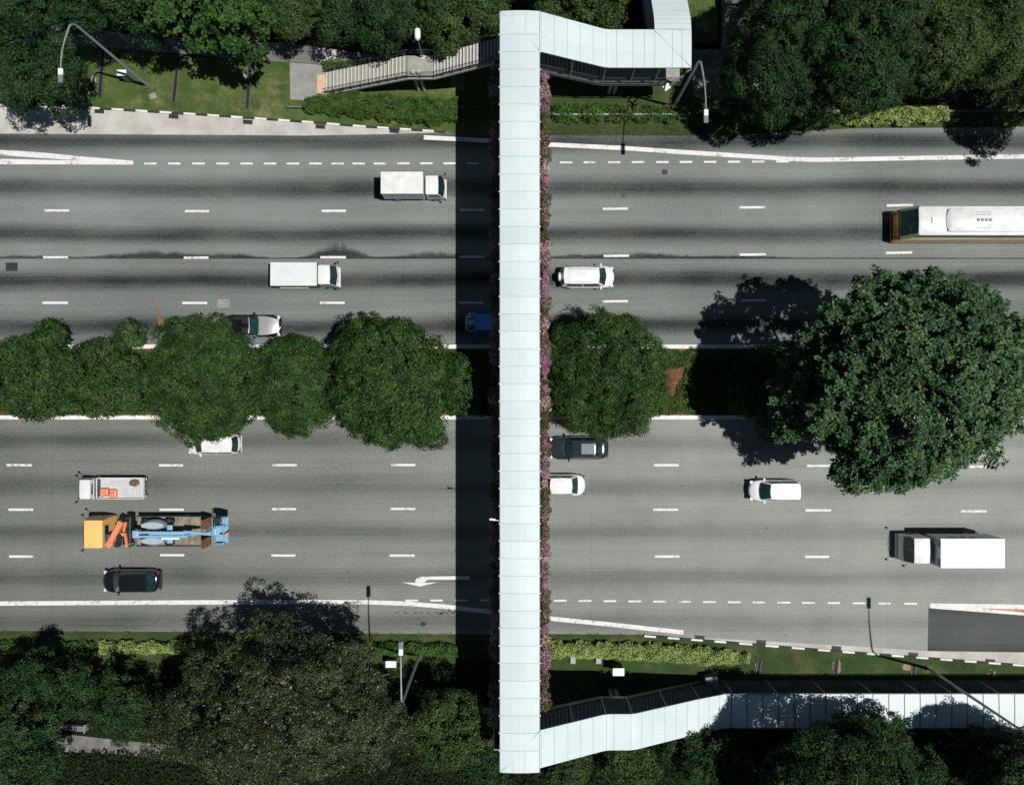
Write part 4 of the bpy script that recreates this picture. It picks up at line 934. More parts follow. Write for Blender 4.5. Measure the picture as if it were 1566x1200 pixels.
mm = MB(); mm.box((2.45, 1.12, 1.2), (.3, .3, .5)); mm.tube([(1.4, -1.2, .6), (1.4, -1.2, 1.7)], .07, 8); mm.tube([(1.4, 1.2, .6), (1.4, 1.2, 1.7)], .07, 8); mm.build('outrigger', M['trim'], t)
for s in (-1, 1):
    mm = MB(); n = 7
    mm.box((-5.05, s * .78, 2.0), (.08, .75, 2.0))
    for k in range(n): mm.box((-5.12, s * .78, 1.1 + k * .3), (.05, .7, .06))
    o = mm.build('loading_ramp', M['rust'], t)
# blue boom lift: its own thing, on the bed
B = empty('boom_lift', (-27.4, -11.2, 1.19), R1, 'blue boom lift with grey hoods strapped on the crane lorry', 'boom lift')
mm = MB(); mm.rbox((1.2, 0, .45), (2.5, 1.5, .5), .08); add_wheels(B, (2.1, .2), 1.05, .38, .3); mm.build('chassis', M['steel_dark'], B)
for s in (-1, 1):
    mm = MB(); rs = []
    for i in range(9):
        a = i / 8; X = .35 + a * 1.75; w = .42 * math.sin(math.pi * min(.999, max(.001, a * .86 + .07))) ** .6; rs.append([(X, s * .62 - w, .6), (X, s * .62 - w, .95), (X, s * .62 - w * .6, 1.25), (X, s * .62 + w * .6, 1.25), (X, s * .62 + w, .95), (X, s * .62 + w, .6)])
    mm.rings(rs); mm.build('engine_hood', M['p_greyblue'], B, True, 50)
mm = MB()
for s in (-1, 1): mm.box((.35, s * .16 + .02, 1.62), (4.3, .16, .24))
mm.rbox((2.35, 0, 1.5), (.5, .62, .55), .08); mm.box((-.35, -.02, 1.45), (3.2, .3, .2)); mm.rbox((-.25, .5, 1.4), (.45, .5, .2), .04); mm.rbox((-.25, -.5, 1.4), (.4, .4, .2), .04)
for k in range(5): mm.box((2.1 - k * .9, 0, 1.75), (.08, .5, .05))
mm.build('boom', M['p_lift'], B)
mm = MB(); mm.tube([(-1.1, .34, 1.62), (.3, .34, 1.62)], .09, 8); mm.build('hydraulic_ram', M['white'], B, True)
mm = MB(); mm.box((-2.6, -.12, 1.75), (2.2, .2, .2), -.08); mm.tube([(-1.6, .1, 1.75), (-3.7, -.2, 1.7)], .06, 6); mm.build('fly_jib', M['p_lift'], B)
mm = MB(); mm.box((-4.25, -.25, .95), (.95, 2.15, .06))
for z in (1.15, 1.5, 1.95):
    for xx in (-4.68, -3.82): mm.tube([(xx, -1.3, z), (xx, .8, z)], .028, 6)
    for yy_ in (-1.3, -.6, .1, .8): mm.tube([(-4.68, yy_, z), (-3.82, yy_, z)], .025, 6)
for xx in (-4.68, -3.82):
    for yy_ in (-1.3, -.6, .1, .8): mm.tube([(xx, yy_, .95), (xx, yy_, 1.95)], .025, 6)
mm.rbox((-3.9, -.2, 1.6), (.25, .6, .35), .05); mm.rbox((-4.2, -.2, 1.85), (.3, 1.0, .10), .03); mm.build('work_basket', M['p_lift'], B)
mm = MB(); mm.rbox((-4.25, -1.15, 2.0), (.6, .45, .25), .05); mm.build('control_box', M['trim'], B)
mm = MB(); mm.box((-4.85, .0, 1.6), (.35, .16, .12), .6); mm.build('warning_flag', M['p_cranes'], B)

# bus, its rear at the left, driving out of the frame
bx = empty('bus', (37.1, 13.52, 0), 0, 'white roofed bus with orange sides leaving at the right edge', 'bus'); L, hw, bh = 12.0, 1.24, 3.1
def bstation(X, zt, k, w=hw):
    return [(X, -w * k, .35), (X, -w * k, zt * .42), (X, -w * k * .995, zt * .85), (X, -w * k * .94, zt - .06), (X, -w * k * .85, zt), (X, 0, zt + .03), (X, w * k * .85, zt), (X, w * k * .94, zt - .06), (X, w * k * .995, zt * .85), (X, w * k, zt * .42), (X, w * k, .35)]
def bbox(x0, x1, z0, z1, mat, name, w, par=bx):
    mm = MB(); mm.rbox(((x0 + x1) / 2, 0, (z0 + z1) / 2), (x1 - x0, 2 * w, z1 - z0), .05); return mm.build(name, mat, par)
mm = MB(); st_ = []
for X, zt, k in ((-6.0, 1.35, .90), (-5.95, 1.5, .96), (-5.8, 1.62, .99), (-5.5, 1.66, 1), (5.5, 1.66, 1), (5.9, 1.6, .97), (6.0, 1.3, .9)): st_.append([(X, -hw * k, .32), (X, -hw * k, zt * .7), (X, -hw * k, zt), (X, 0, zt), (X, hw * k, zt), (X, hw * k, zt * .7), (X, hw * k, .32)])
mm.rings(st_); mm.build('lower_body', M['bus_low'], bx, True, 40)
mm = MB(); mm.rings([[(X, -hw * .995 * k, 1.55), (X, -hw * .995 * k, z), (X, hw * .995 * k, z), (X, hw * .995 * k, 1.55)] for X, k, z in ((-5.82, .97, 1.75), (-5.62, .985, 1.95), (-5.5, 1, 2.0), (5.6, 1, 2.0), (5.85, .97, 1.8))]); mm.build('side_band', M['bus_green'], bx, True, 40)
mm = MB(); mm.rings([bstation(X, z, k)[2:9] for X, k, z in ((-5.6, .95, 2.05), (-5.4, .96, 2.5), (-5.1, .97, 2.85), (-4.98, .97, 2.95), (5.5, .97, 2.95), (5.75, .95, 2.6))]); mm.build('body_shell', M['glass'], bx, True, 30)
mm = MB(); mm.rings([[(X, -w, z - .14), (X, -w, z - .05), (X, -w * .93, z), (X, 0, z + .05), (X, w * .93, z), (X, w, z - .05), (X, w, z - .14)] for X, w, z in ((-5.05, 1.05, 3.05), (-4.9, 1.14, 3.1), (5.6, 1.14, 3.1), (5.75, 1.0, 3.0))]); mm.build('roof', M['p_white'], bx, True, 40)
mm = MB(); mm.add([(-5.82, -.98, 1.85), (-5.82, .98, 1.85), (-5.08, .93, 2.98), (-5.08, -.93, 2.98)], [(0, 1, 2, 3)]); mm.add([(-5.80, -.98, 1.80), (-5.80, .98, 1.80), (-5.06, .93, 2.93), (-5.06, -.93, 2.93)], [(3, 2, 1, 0)]); mm.build('rear_window', M['glass_teal'], bx)
for s in (-1, 1):
    mm = MB(); mm.add([(-5.88, s * 1.21, 1.7), (-5.88, s * .99, 1.78), (-5.10, s * .95, 3.02), (-5.02, s * 1.13, 3.0)], [(0, 1, 2, 3)]); mm.add([(-5.88, s * 1.21, 1.7), (-5.02, s * 1.13, 3.0), (-4.85, s * 1.22, 2.9), (-5.7, s * 1.245, 1.7)], [(0, 1, 2, 3)]); mm.build('rear_pillar', M['bus_green'], bx)
    mm = MB(); mm.rbox((-5.98, s * .95, 1.15), (.06, .22, .5), .02); mm.build('tail_light', M['tail'], bx)
bbox(-6.02, -5.95, .5, .8, M['trim'], 'bumper', 1.1)
mm = MB(); rs = [[(X, -w, 3.12), (X, -w, z - .06), (X, -w * .92, z), (X, w * .92, z), (X, w, z - .06), (X, w, 3.12)] for X, w, z in ((-2.95, .35, 3.2), (-2.8, .86, 3.3), (-2.6, .92, 3.38), (3.2, .92, 3.38), (3.4, .85, 3.25))]
mm.rings(rs); ac = mm.build('air_conditioner', M['p_white'], bx, True, 40)
for k in range(4):
    xx = -.55 + k * .32
    mm = MB(); mm.tube([(xx, 0, 3.38), (xx, 0, 3.405)], .125, 16); mm.build('fan', [M['steel_dark'], M['lens']][0 if k == 3 else 0], ac)
    mm = MB(); 
    for a in range(5): mm.box((xx + .05 * math.cos(a * 1.256), .05 * math.sin(a * 1.256), 3.41), (.07, .03, .008), a * 1.256)
    mm.build('fan_blades', M['galv'], ac)
mm = MB()
for row in (-.62, -.42, .42, .62):
    for k in range(13): mm.box((-.72 + k * .095, row, 3.385), (.028, .13, .012), .35 if row > 0 else -.35)
mm.build('vent_slots', M['steel'], ac)
for xx in (-3.9, 1.3):
    mm = MB(); mm.rbox((xx + .15, 0, 3.16), (.62, .5, .05), .03); mm.build('roof_hatch', M['p_white'], bx)
    mm = MB(); mm.box((xx - .18, 0, 3.17), (.03, .46, .03)); mm.build('hatch_handle', M['steel'], bx)
add_wheels(bx, (-3.2, 3.8), hw, .48, .3)
# ------------------------------------------------------------------ plants
def dome(rng, n, R, RZ, flat=1.0, low=-.25):
    """n points on a lumpy dome: returns unit directions and surface points"""
    u = rng.normal(size=(n * 3, 3)); u /= np.linalg.norm(u, axis=1, keepdims=True); u = u[u[:, 2] > low][:n]
    return u
def lump(u, ph, amp):
    s = 0
    for k, (a, b, c, d) in enumerate(ph): s = s + np.sin(u[:, 0] * a + u[:, 1] * b + u[:, 2] * c + d) / (1 + .35 * k)
    return 1 + amp * s / len(ph) * 1.6
def phases(rng, f): return [(*rng.normal(0, f * (1 + .5 * k), 3), rng.uniform(0, 6.28)) for k in range(5)]

def trunk_mesh(base, top, r, spread, nl, rng, tips=None, mat='bark', parent=None, fine=0):
    mb = MB(); b, t = Vector(base), Vector(top); mid = b.lerp(t, .5) + Vector((rng.normal(0, .15), rng.normal(0, .15), 0))
    fork = b.lerp(t, .42)
    mb.tube([b, b.lerp(fork, .15), b.lerp(fork, .6), fork], [r * 1.35, r, r * .85, r * .75], 10)
    for i in range(nl):
        if tips is not None: q = Vector(tips[i % len(tips)])
        else:
            a = i / nl * 6.28 + rng.uniform(-.4, .4); q = t + Vector((math.cos(a) * spread, math.sin(a) * spread, rng.uniform(-.8, .3)))
        m1 = fork.lerp(q, .5) + Vector((rng.normal(0, .3), rng.normal(0, .3), .5))
        mb.tube([fork - Vector((0, 0, .2)), fork.lerp(m1, .6), m1, m1.lerp(q, .6), q], [r * .6, r * .42, r * .32, r * .2, r * .07], 7)
        for k in range(fine):
            s = m1.lerp(q, rng.uniform(.1, .9)); d = (q - m1).normalized() * rng.uniform(.7, 1.6) + Vector((rng.normal(0, .6), rng.normal(0, .6), rng.uniform(0, .6)))
            mb.tube([s, s + d * .5 + Vector((0, 0, .05)), s + d], [r * .16, r * .10, r * .035], 5)
    o = mb.build('trunk', M[mat], parent, True); return o

def tree(px, py, rp, ztop, depth, leaf, label, seed, kind='fine', rpy=None, ll=.20, lw=.10, cl=.62, dens=1.0, group=None, lumps=.16, lf=2.2, name='tree', bark='bark', low=-.3, rot=0, skirt=.25, extra=None, cat='tree', cover=1.0, limbs=7, fine=0, bough=0.0, gap=1.2, inner=1.0, rough=.55):
    """crown seen centred at photo pixel (px,py), rp px wide radius; top at ztop metres, crown depth metres deep"""
    rng = np.random.default_rng(seed); zc = ztop - depth * .62
    cx, cy, _ = P(px, py, ztop - depth * .45); s = (H - (ztop - depth * .45)) / FPX; RX = rp * s; RY = (rpy or rp) * s; RZ = ztop - zc
    e = empty(name, (cx, cy, 0), rot, label, cat, group)
    lobes = [(0, 0, 0, 1.0)] + [((a - px) * s, (py - b) * s, dz, k) for a, b, dz, k in (extra or [])]
    # parts: clusters over each lobe
    Cc, Cn, Cr = [], [], []
    for (ox, oy, oz, k) in lobes:
        ph = phases(rng, lf); area = 2 * math.pi * RX * RY * k * k * 1.15; nc = int(area / (cl * cl) * 1.05 * dens * cover)
        def shell(m):
            u = dome(rng, int(m * .45), 0, 0, low=low)
            a_ = rng.uniform(0, 6.2832, m - len(u)); r_ = np.sqrt(rng.uniform(0, .96, m - len(u))); u = np.concatenate([u, np.stack([np.cos(a_) * r_, np.sin(a_) * r_, np.sqrt(1 - r_ * r_)], 1)])
            f = lump(u, ph, lumps) * k; f *= rng.uniform(.93, 1.05, len(u)); sx = np.sign(u) * np.abs(u) ** np.array([.98, .98, .9])
            return u, np.stack([sx[:, 0] * RX * f + ox, sx[:, 1] * RY * f + oy, zc + u[:, 2] * RZ * f + oz], 1)
        if not bough: u, c = shell(nc)
        else:
            uu, cc = shell(int(area / bough ** 2 * 6) + 20); keep = []
            for q in range(len(cc)):      # boughs kept apart, so dark gaps open between them
                if all(np.sum((cc[q] - cc[w]) ** 2) > (gap * bough) ** 2 for w in keep): keep.append(q)
            bs = bough * rng.uniform(.65, 1.2, len(keep)); cs, us = [], []
            for q, b_ in zip(keep, bs):
                m = max(5, int(2.6 * math.pi * b_ * b_ / (cl * cl) * .62 * dens)); ax = uu[q] * .55 + np.array([0, 0, .7]); d = rng.normal(size=(m, 3)); d /= np.linalg.norm(d, axis=1, keepdims=True); fl = d @ ax < -.1; d[fl] *= -1
                ctr = cc[q] - uu[q] * np.array([RX, RY, RZ]) / max(RX, RZ) * (b_ * .75 + rng.uniform(-.5, .8) * bough * rough)
                cs.append(ctr + d * b_ * rng.uniform(.75, 1.0, (m, 1)) * np.array([1, 1, .8])); us.append(d * .75 + ax * .35)
            c, u = np.concatenate(cs), np.concatenate(us)
        c[:, 2] = np.maximum(c[:, 2], .4)
        Cc.append(c); Cn.append(u); Cr.append(rng.uniform(.6, 1.25, len(u)) * cl)
    C, U, CR = np.concatenate(Cc), np.concatenate(Cn), np.concatenate(Cr)
    Q = []
    if kind == 'rosette':
        # whorls of long leaves at branch tips, arranged in bigger boughs
        nl = 15
        for i in range(len(C)):
            k = 3 if bough else 5; pos = C[i] + rng.normal(0, CR[i] * .36, (k, 3)) + U[i] * CR[i] * .2
            for p in pos:
                a = rng.uniform(0, 6.28, nl); el = rng.uniform(-.25, .95, nl); up = U[i] * .55 + np.array([0, 0, .75]); up /= np.linalg.norm(up)
                t1 = np.cross(up, [1, .2, .1]); t1 /= np.linalg.norm(t1); t2 = np.cross(up, t1)
                d = (np.cos(a) * np.cos(el))[:, None] * t1 + (np.sin(a) * np.cos(el))[:, None] * t2 + np.sin(el)[:, None] * up
                side = np.cross(d, up); side /= (np.linalg.norm(side, axis=1, keepdims=True) + 1e-6)
                L = rng.uniform(.6, 1.15, (nl, 1)) * ll; b0 = p + d * L * .15; m0 = p + d * L * .6 + up * L * .06; tip = p + d * L + up * (-L * .12)
                Q.append(np.stack([b0, m0 + side * lw / 2, tip, m0 - side * lw / 2], 1))
        Q = np.concatenate(Q)
    else:
        nl = max(8, int(2.6 * dens * (cl * cl) / (ll * lw * .5) * .55))
        idx = np.repeat(np.arange(len(C)), nl); n = len(idx)
        d = rng.normal(size=(n, 3)); d /= np.linalg.norm(d, axis=1, keepdims=True); flip = (d * U[idx]).sum(1) < -.15; d[flip] *= -1
        rad = CR[idx][:, None] * rng.beta(3.2, 1.3, (n, 1)); pos = C[idx] + d * rad * np.array([1, 1, .75])
        N = d * .7 + U[idx] * .4 + np.array([0, 0, .55]) + rng.normal(0, .38, (n, 3)); Q = leafquads(pos, N, ll, lw, rng)
    # inner leaves so the crown is not hollow
    n2 = int(RX * RY * (9 if bough else 16) * inner); 
    for (ox, oy, oz, k) in lobes:
        m = int(n2 * k * k); a = rng.uniform(0, 6.28, m); r = np.sqrt(rng.uniform(0, 1, m)) * .86 * k; z = zc + rng.uniform(-.6, .15 if bough else .4, m) * RZ * k + oz
        p = np.stack([np.cos(a) * r * RX + ox, np.sin(a) * r * RY + oy, np.maximum(z, .5)], 1)
        N = rng.normal(0, .5, (m, 3)) + np.array([0, 0, 1]); Q = np.concatenate([Q, leafquads(p, N, max(.42, ll * 1.5), max(.26, lw * 1.6), rng)])
    quads_object('crown', Q, M[leaf], e)
    tips = C[rng.choice(len(C), min(len(C), limbs * 2), replace=False)]
    trunk_mesh((0, 0, -.1), (0, 0, zc + RZ * .25), max(.12, min(.38, RX * .055)), RX * .6, limbs, rng, [tuple(t) for t in tips], bark, e, fine)
    return e

GM = 'round trees planted along the central median'
tree(42, 578, 66, 5.6, 4.5, 'leaf_median_olive', 'leafy median tree cut by the left edge of the frame', 11, rpy=60, bough=1.0, gap=1.15, rough=.5, group=GM, extra=[(62, 520, -.6, .42)], ll=.19, lw=.095, cl=.5)
tree(150, 582, 66, 5.4, 4.2, 'leaf_median_olive', 'low spreading median tree left of the big round one', 12, rpy=52, bough=1.0, gap=1.15, rough=.5, group=GM, extra=[(178, 512, -1.6, .25)], ll=.19, lw=.095, cl=.5)
tree(304, 583, 84, 8.2, 6.0, 'leaf_median', 'big round median tree standing above the convertible and the white car', 13, rpy=94, group=GM, ll=.155, lw=.075, bough=.85, gap=1.08, rough=.8, cl=.5, lumps=.07)
tree(452, 588, 62, 5.8, 4.6, 'leaf_median', 'smaller median tree squeezed between two larger round crowns', 14, rpy=74, group=GM, ll=.16, lw=.08, cl=.5, bough=.9, gap=1.0, rough=.4, lumps=.1)
tree(590, 584, 87, 8.0, 6.0, 'leaf_median', 'large ragged median tree left of the footbridge shadow', 15, rpy=98, bough=1.0, gap=1.08, rough=.8, group=GM, extra=[(540, 520, -1.4, .40), (640, 650, -1.2, .40)], ll=.19, lw=.095, cl=.55, lumps=.15)
tree(700, 588, 29, 4.6, 3.2, 'leaf_median', 'small bushy median tree right beside the footbridge shadow', 16, rpy=44, group=GM, ll=.19, lw=.09, cl=.45)
tree(929, 573, 94, 8.0, 6.0, 'leaf_median', 'round median tree just right of the footbridge', 17, rpy=93, group=GM, ll=.155, lw=.075, bough=.85, gap=1.08, rough=.8, cl=.5, lumps=.08)
tree(1190, 588, 66, 4.6, 3.4, 'leaf_median', 'low median tree lying in the shade of the huge whorled tree', 18, rpy=62, group=GM, extra=[(1200, 640, -.4, .6)], ll=.2, lw=.1, cl=.5)
tree(1404, 582, 160, 17.2, 8.8, 'leaf_big', 'huge dark tree with whorled leaves dominating the right of the median', 19, kind='rosette', rpy=160, ll=.36, lw=.13, cl=.50, dens=.85, bough=.78, gap=1.38, rough=1.2, inner=3.2, lumps=.10, lf=2.8, low=-.35, extra=[(1520, 545, -1.5, .60), (1375, 690, -1.8, .42), (1275, 610, -2.6, .42)], group=None)

# upper edge woodland
GU = 'trees along the upper edge of the picture'
U = [
 (48, 118, 66, 8.5, 'leaf_forest', 'dark green tree touching the striped kerb at upper left', 52, .18),
 (20, 20, 62, 11, 'leaf_forest', 'shadowy tree filling the top left corner', 50, .18),
 (124, -2, 40, 11, 'leaf_forest', 'dark tree above the curved lamp arm', 40, .2),
 (188, 0, 46, 11, 'leaf_forest', 'shady tree between the corner and the bright clumps', 38, .2),
 (258, 14, 46, 11.5, 'leaf_fresh', 'bright green clumpy tree over the upper footpath', 40, .26),
 (358, 22, 50, 11.5, 'leaf_fresh', 'second bright green tree whose tip hangs over the footpath', 44, .26),
 (440, 8, 52, 6, 'leaf_olive', 'dense olive tree above the concrete pad', 40, .16),
 (520, 14, 46, 6, 'leaf_forest', 'dense tree above the foot of the open stair', 44, .16),
 (598, 22, 50, 7.2, 'leaf_forest', 'dense tree behind the white oval lamp', 48, .16),
 (672, 14, 48, 7.2, 'leaf_olive', 'dense tree above the stair landing', 50, .16),
 (738, 10, 46, 7.2, 'leaf_olive', 'dense tree touching the top left corner of the footbridge', 48, .16),
 (872, -4, 56, 8, 'leaf_olive', 'dense tree in the notch above the covered upper stairs', 44, .15),
 (930, 8, 34, 7.5, 'leaf_olive', 'dense tree beside the gap above the upper stairs', 34, .15),
 (1194, 92, 70, 10.5, 'leaf_forest', 'dark tree with seed heads beside the upper right steps', 100, .14),
 (1306, 92, 92, 12, 'leaf_forest', 'largest dark tree of the upper right group', 92, .13),
 (1210, 6, 70, 11, 'leaf_forest', 'dark tree cut by the top edge right of the steps', 50, .14),
 (1345, -10, 80, 12, 'leaf_forest', 'dark tree behind the upper right group', 60, .14),
 (1442, 60, 66, 10, 'leaf_olive', 'lighter olive green tree right of the dark upper group', 76, .16),
 (1520, 45, 58, 9.5, 'leaf_olive', 'olive green tree at the upper right edge', 84, .16),
 (1622, 150, 46, 9, 'leaf_forest', 'tree at the right frame edge that shades the upper road', 60, .2),
]
for i, (a, b, r, z, lm, lab, ry, lum) in enumerate(U):
    fresh = lm == 'leaf_fresh'
    tree(a, b, r * .93, z, z * .6, lm, lab, 100 + i, rpy=ry * .93, group=GU, lumps=lum * .8, kind='rosette' if fresh else 'fine', bough=1.0 if fresh else 1.1, gap=2.0 if fresh else 1.35, rough=1.0, ll=.36 if fresh else .19, lw=.15 if fresh else .10, cl=.5 if fresh else .55, bark='bark_pale' if i in (1, 2) else 'bark', lf=2.8)
# lower edge woodland
GL = 'trees along the lower edge of the picture'
Lw = [
 (16, 1100, 62, 9.0, 'leaf_forest', 'dark tree at the lower left edge above the bench', 76, .16),
 (20, 1180, 66, 9, 'leaf_forest', 'dark tree in the bottom left corner', 44, .16),
 (112, 1060, 38, 6, 'leaf_forest', 'dark tree above the park bench', 32, .16),
 (188, 1082, 40, 6.5, 'leaf_forest', 'middle green tree overhanging the lower path', 56, .15),
 (48, 1032, 44, 7, 'leaf_forest', 'dark tree near the lower left hedge', 22, .2),
 (684, 1120, 62, 8, 'leaf_olive', 'dense green tree left of the footbridge foot', 58, .2),
 (745, 1160, 34, 6, 'leaf_forest', 'small tree tucked against the lower end of the footbridge', 40, .2),
 (870, 1182, 46, 4, 'leaf_olive', 'yellowish bush below the footbridge foot', 28, .2),
 (960, 1172, 56, 4.5, 'leaf_olive', 'yellowish bush under the lower covered stairs', 38, .2),
 (1068, 1152, 50, 6, 'leaf_forest', 'green bush touching the bend of the covered walkway', 44, .2),
 (1120, 1186, 46, 6, 'leaf_olive', 'bush at the bottom edge beneath the walkway', 26, .2),
 (1318, 1152, 82, 9, 'leaf_forest', 'tree overlapping the white walkway roof', 50, .18),
 (1395, 1172, 56, 8, 'leaf_forest', 'tree right of the one overlapping the walkway roof', 44, .18),
 (1248, 1188, 50, 7.5, 'leaf_forest', 'tree at the bottom edge left of the overlapping one', 40, .2),
 (1505, 1162, 62, 7.5, 'leaf_forest', 'tree in the lower right corner by the lamp post tip', 34, .18),
 (1575, 1180, 40, 7.5, 'leaf_forest', 'tree cut by the bottom right corner', 40, .2),
]
for i, (a, b, r, z, lm, lab, ry, lum) in enumerate(Lw):
    tree(a, b, r * .9, z, z * .6, lm, lab, 200 + i, rpy=ry * .9, group=GL, lumps=lum * .8, bough=1.1, gap=1.35, rough=1.0, ll=.2, lw=.10, cl=.55, lf=2.8)
tree(415, 1098, 158, 12.5, 7.5, 'leaf_brown', 'huge wispy grey brown tree at lower left with pale twigs', 40, rpy=106, ll=.20, lw=.075, cl=.5, dens=.8, bough=1.15, gap=1.3, rough=1.0, inner=1.1, lumps=.2, lf=3, bark='bark_pale', limbs=12, fine=2, extra=[(262, 1140, -1.6, .42), (280, 1110, -1.2, .45), (500, 1050, -.8, .45), (560, 1140, -1.5, .40), (410, 990, -1, .35)], group=None)
# taller trees whose crowns mostly stand below the frame and shade the covered walkway roof
for i, (a, b, r, ry, z, lab) in enumerate(((1300, 1246, 130, 100, 14, 'tall tree rising past the bottom edge that shades the middle of the walkway roof'), (1600, 1248, 92, 90, 13.5, 'tall tree beyond the bottom right corner that shades the walkway roof'))):
    tree(a, b, r, z, 6.5, 'leaf_forest', lab, 260 + i, rpy=ry, group=GL, lumps=.12, bough=1.2, gap=1.0, ll=.2, lw=.1, cl=.55, inner=.5)

# hedges and ground cover
def hedge(poly, h, leaf, label, seed, dens=150, ll=.13, lw=.08, bump=.18, name='hedge', cat='hedge', kind=None, parts=None):
    rng = np.random.default_rng(seed); q = [P(a, b)[:2] for a, b in poly]; xs = [p[0] for p in q]; ys = [p[1] for p in q]
    cx, cy = (min(xs) + max(xs)) / 2, (min(ys) + max(ys)) / 2; n = int((max(xs) - min(xs)) * (max(ys) - min(ys)) * dens)
    x = rng.uniform(min(xs), max(xs), n); y = rng.uniform(min(ys), max(ys), n); edge = .18 * np.sin(x * 3.1 + seed) + .12 * np.sin(x * 7.7) 
    ins = np.zeros(n, bool); dmin = np.full(n, 9.0); j = len(q) - 1
    for i in range(len(q)):
        (x0, y0), (x1, y1) = q[i], q[j]; c = ((y0 > y) != (y1 > y)) & (x < (x1 - x0) * (y - y0) / (y1 - y0 + 1e-9) + x0); ins ^= c; j = i
        dx, dy = x1 - x0, y1 - y0; t = np.clip(((x - x0) * dx + (y - y0) * dy) / (dx * dx + dy * dy + 1e-9), 0, 1); dmin = np.minimum(dmin, np.hypot(x - x0 - t * dx, y - y0 - t * dy))
    keep = ins & (dmin > .10 + edge * .6); x, y, dm = x[keep], y[keep], dmin[keep]; n = len(x)
    top = h * np.clip(.45 + dm * 1.6, 0, 1) + bump * (np.sin(x * 2.3 + seed) * np.sin(y * 2.9 + 1) + .6 * np.sin(x * 5.1) * np.sin(y * 6.3)) * .8
    z = np.maximum(.05, top - rng.exponential(.10, n) - rng.uniform(0, .05, n)); low = rng.uniform(0, 1, n) < .22; z[low] *= rng.uniform(.3, .9, low.sum())
    C = np.stack([x - cx, y - cy, z], 1); N = rng.normal(0, .45, (n, 3)) + np.array([0, 0, 1.0])
    Q = leafquads(C, N, ll, lw, rng)
    if kind == 'stuff':
        o = quads_object(name, Q, M[leaf]); o.location = (cx, cy, 0); return tag(o, label, cat, None, 'stuff')
    e = empty(name, (cx, cy, 0), 0, label, cat); quads_object('foliage', Q, M[leaf], e)
    mb = MB(); rr = random.Random(seed)
    for k in range(max(4, int((max(xs) - min(xs)) * .8))):
        i = rr.randrange(n); a = Vector((x[i] - cx, y[i] - cy, 0)); mb.tube([a, a + Vector((rr.gauss(0, .06), rr.gauss(0, .06), max(.15, z[i] * .8)))], [.025, .008], 5)
    mb.build('stems', M['bark'], e); return e
hedge([(468, 150), (540, 140), (640, 150), (702, 152), (706, 188), (660, 196), (560, 186), (470, 176), (460, 165)], .9, 'leaf_hedge', 'dense flowering hedge below the open stair', 301, 480, .14, .085, .3)
hedge([(706, 155), (765, 155), (765, 192), (706, 190)], .8, 'leaf_cover', 'shaded end of the flowering hedge under the footbridge', 302, 120)
hedge([(492, 96), (520, 92), (560, 94), (556, 103), (510, 112), (496, 110)], .9, 'leaf_hedge', 'small clipped shrub beside the foot of the open stair', 303, 420, .13, .08)
hedge([(842, 160), (900, 158), (1050, 163), (1052, 192), (960, 190), (845, 192)], .95, 'leaf_hedge', 'sparse hedge with red blooms around the guard rail', 304, 200, .16, .10, .3)
hedge([(1056, 170), (1128, 168), (1140, 186), (1120, 204), (1070, 200), (1054, 190)], 1.1, 'leaf_fresh', 'bright leafy shrub under the lamp head at upper right', 305, 260, .2, .12, .25)
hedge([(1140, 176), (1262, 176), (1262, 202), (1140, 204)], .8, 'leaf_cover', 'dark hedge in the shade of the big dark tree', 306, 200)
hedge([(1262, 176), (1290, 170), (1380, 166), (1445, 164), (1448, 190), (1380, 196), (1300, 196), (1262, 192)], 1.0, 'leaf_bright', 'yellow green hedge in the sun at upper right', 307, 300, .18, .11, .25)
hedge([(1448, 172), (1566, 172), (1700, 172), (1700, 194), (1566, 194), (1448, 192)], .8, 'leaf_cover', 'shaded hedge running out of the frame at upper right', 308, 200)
hedge([(-60, 976), (155, 976), (155, 998), (-60, 999)], .8, 'leaf_cover', 'dull green hedge along the lower left verge', 309, 340, .15, .09)
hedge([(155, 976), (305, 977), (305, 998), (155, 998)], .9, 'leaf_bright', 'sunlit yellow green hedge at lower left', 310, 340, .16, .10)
hedge([(305, 976), (520, 976), (530, 1000), (305, 1000)], .8, 'leaf_cover', 'dark hedge under the wispy brown tree', 311, 260)
hedge([(515, 977), (702, 980), (704, 1003), (560, 1000), (515, 992)], .9, 'leaf_hedge', 'green hedge around the base of the lower lamp', 312, 340, .16, .10)
hedge([(704, 980), (766, 980), (766, 1002), (704, 1002)], .8, 'leaf_cover', 'shaded hedge end under the lower part of the footbridge', 313, 260)
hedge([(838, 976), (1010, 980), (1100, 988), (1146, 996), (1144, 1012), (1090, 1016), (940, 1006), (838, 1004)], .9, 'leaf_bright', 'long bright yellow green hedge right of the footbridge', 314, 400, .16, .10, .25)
hedge([(838, 1045), (930, 1020), (1000, 1030), (990, 1060), (900, 1082), (838, 1090)], .5, 'leaf_cover', 'shrub bed in the deep shade of the lower covered stairs', 315, 45, .18, .1)
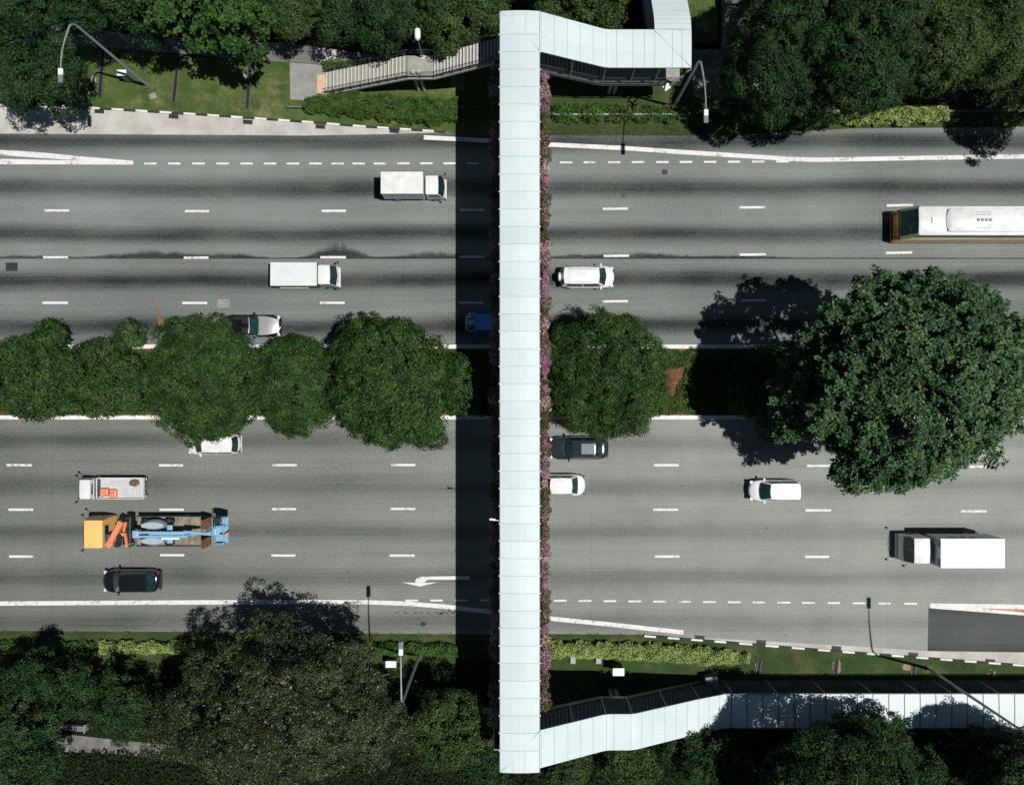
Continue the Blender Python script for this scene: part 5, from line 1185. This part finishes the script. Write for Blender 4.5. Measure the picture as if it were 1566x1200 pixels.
# median ground cover strips and verge grass: nobody could count these
hedge([(-120, 533), (1019, 533), (1021, 637), (-120, 637)], .45, 'leaf_cover', 'low green ground cover filling the median left of the bare patch', 320, 230, .16, .10, .10, 'ground_cover', 'ground cover', 'stuff')
hedge([(1045, 560), (1700, 560), (1700, 610), (1030, 610)], .42, 'leaf_cover', 'low green ground cover in the middle of the median under the huge tree', 321, 230, .16, .10, .10, 'ground_cover', 'ground cover', 'stuff')
hedge([(1005, 533), (1700, 533), (1700, 563), (1005, 566)], .5, 'leaf_hedge', 'bright clipped ground cover strip along the upper kerb of the median', 322, 330, .14, .09, .08, 'ground_cover', 'ground cover', 'stuff')
hedge([(1005, 604), (1700, 606), (1700, 635), (1005, 635)], .5, 'leaf_hedge', 'bright clipped ground cover strip along the lower kerb of the median', 329, 330, .14, .09, .08, 'ground_cover', 'ground cover', 'stuff')
hedge([(-100, 962), (1000, 967), (1000, 976), (-100, 972)], .14, 'leaf_verge', 'ragged grass verge along the lower road edge', 323, 130, .10, .04, .03, 'grass_verge', 'grass', 'stuff')
hedge([(838, 192), (1050, 192), (1130, 204), (1130, 212), (838, 211)], .16, 'leaf_verge', 'ragged grass verge along the upper road edge', 324, 110, .10, .04, .03, 'grass_verge', 'grass', 'stuff')
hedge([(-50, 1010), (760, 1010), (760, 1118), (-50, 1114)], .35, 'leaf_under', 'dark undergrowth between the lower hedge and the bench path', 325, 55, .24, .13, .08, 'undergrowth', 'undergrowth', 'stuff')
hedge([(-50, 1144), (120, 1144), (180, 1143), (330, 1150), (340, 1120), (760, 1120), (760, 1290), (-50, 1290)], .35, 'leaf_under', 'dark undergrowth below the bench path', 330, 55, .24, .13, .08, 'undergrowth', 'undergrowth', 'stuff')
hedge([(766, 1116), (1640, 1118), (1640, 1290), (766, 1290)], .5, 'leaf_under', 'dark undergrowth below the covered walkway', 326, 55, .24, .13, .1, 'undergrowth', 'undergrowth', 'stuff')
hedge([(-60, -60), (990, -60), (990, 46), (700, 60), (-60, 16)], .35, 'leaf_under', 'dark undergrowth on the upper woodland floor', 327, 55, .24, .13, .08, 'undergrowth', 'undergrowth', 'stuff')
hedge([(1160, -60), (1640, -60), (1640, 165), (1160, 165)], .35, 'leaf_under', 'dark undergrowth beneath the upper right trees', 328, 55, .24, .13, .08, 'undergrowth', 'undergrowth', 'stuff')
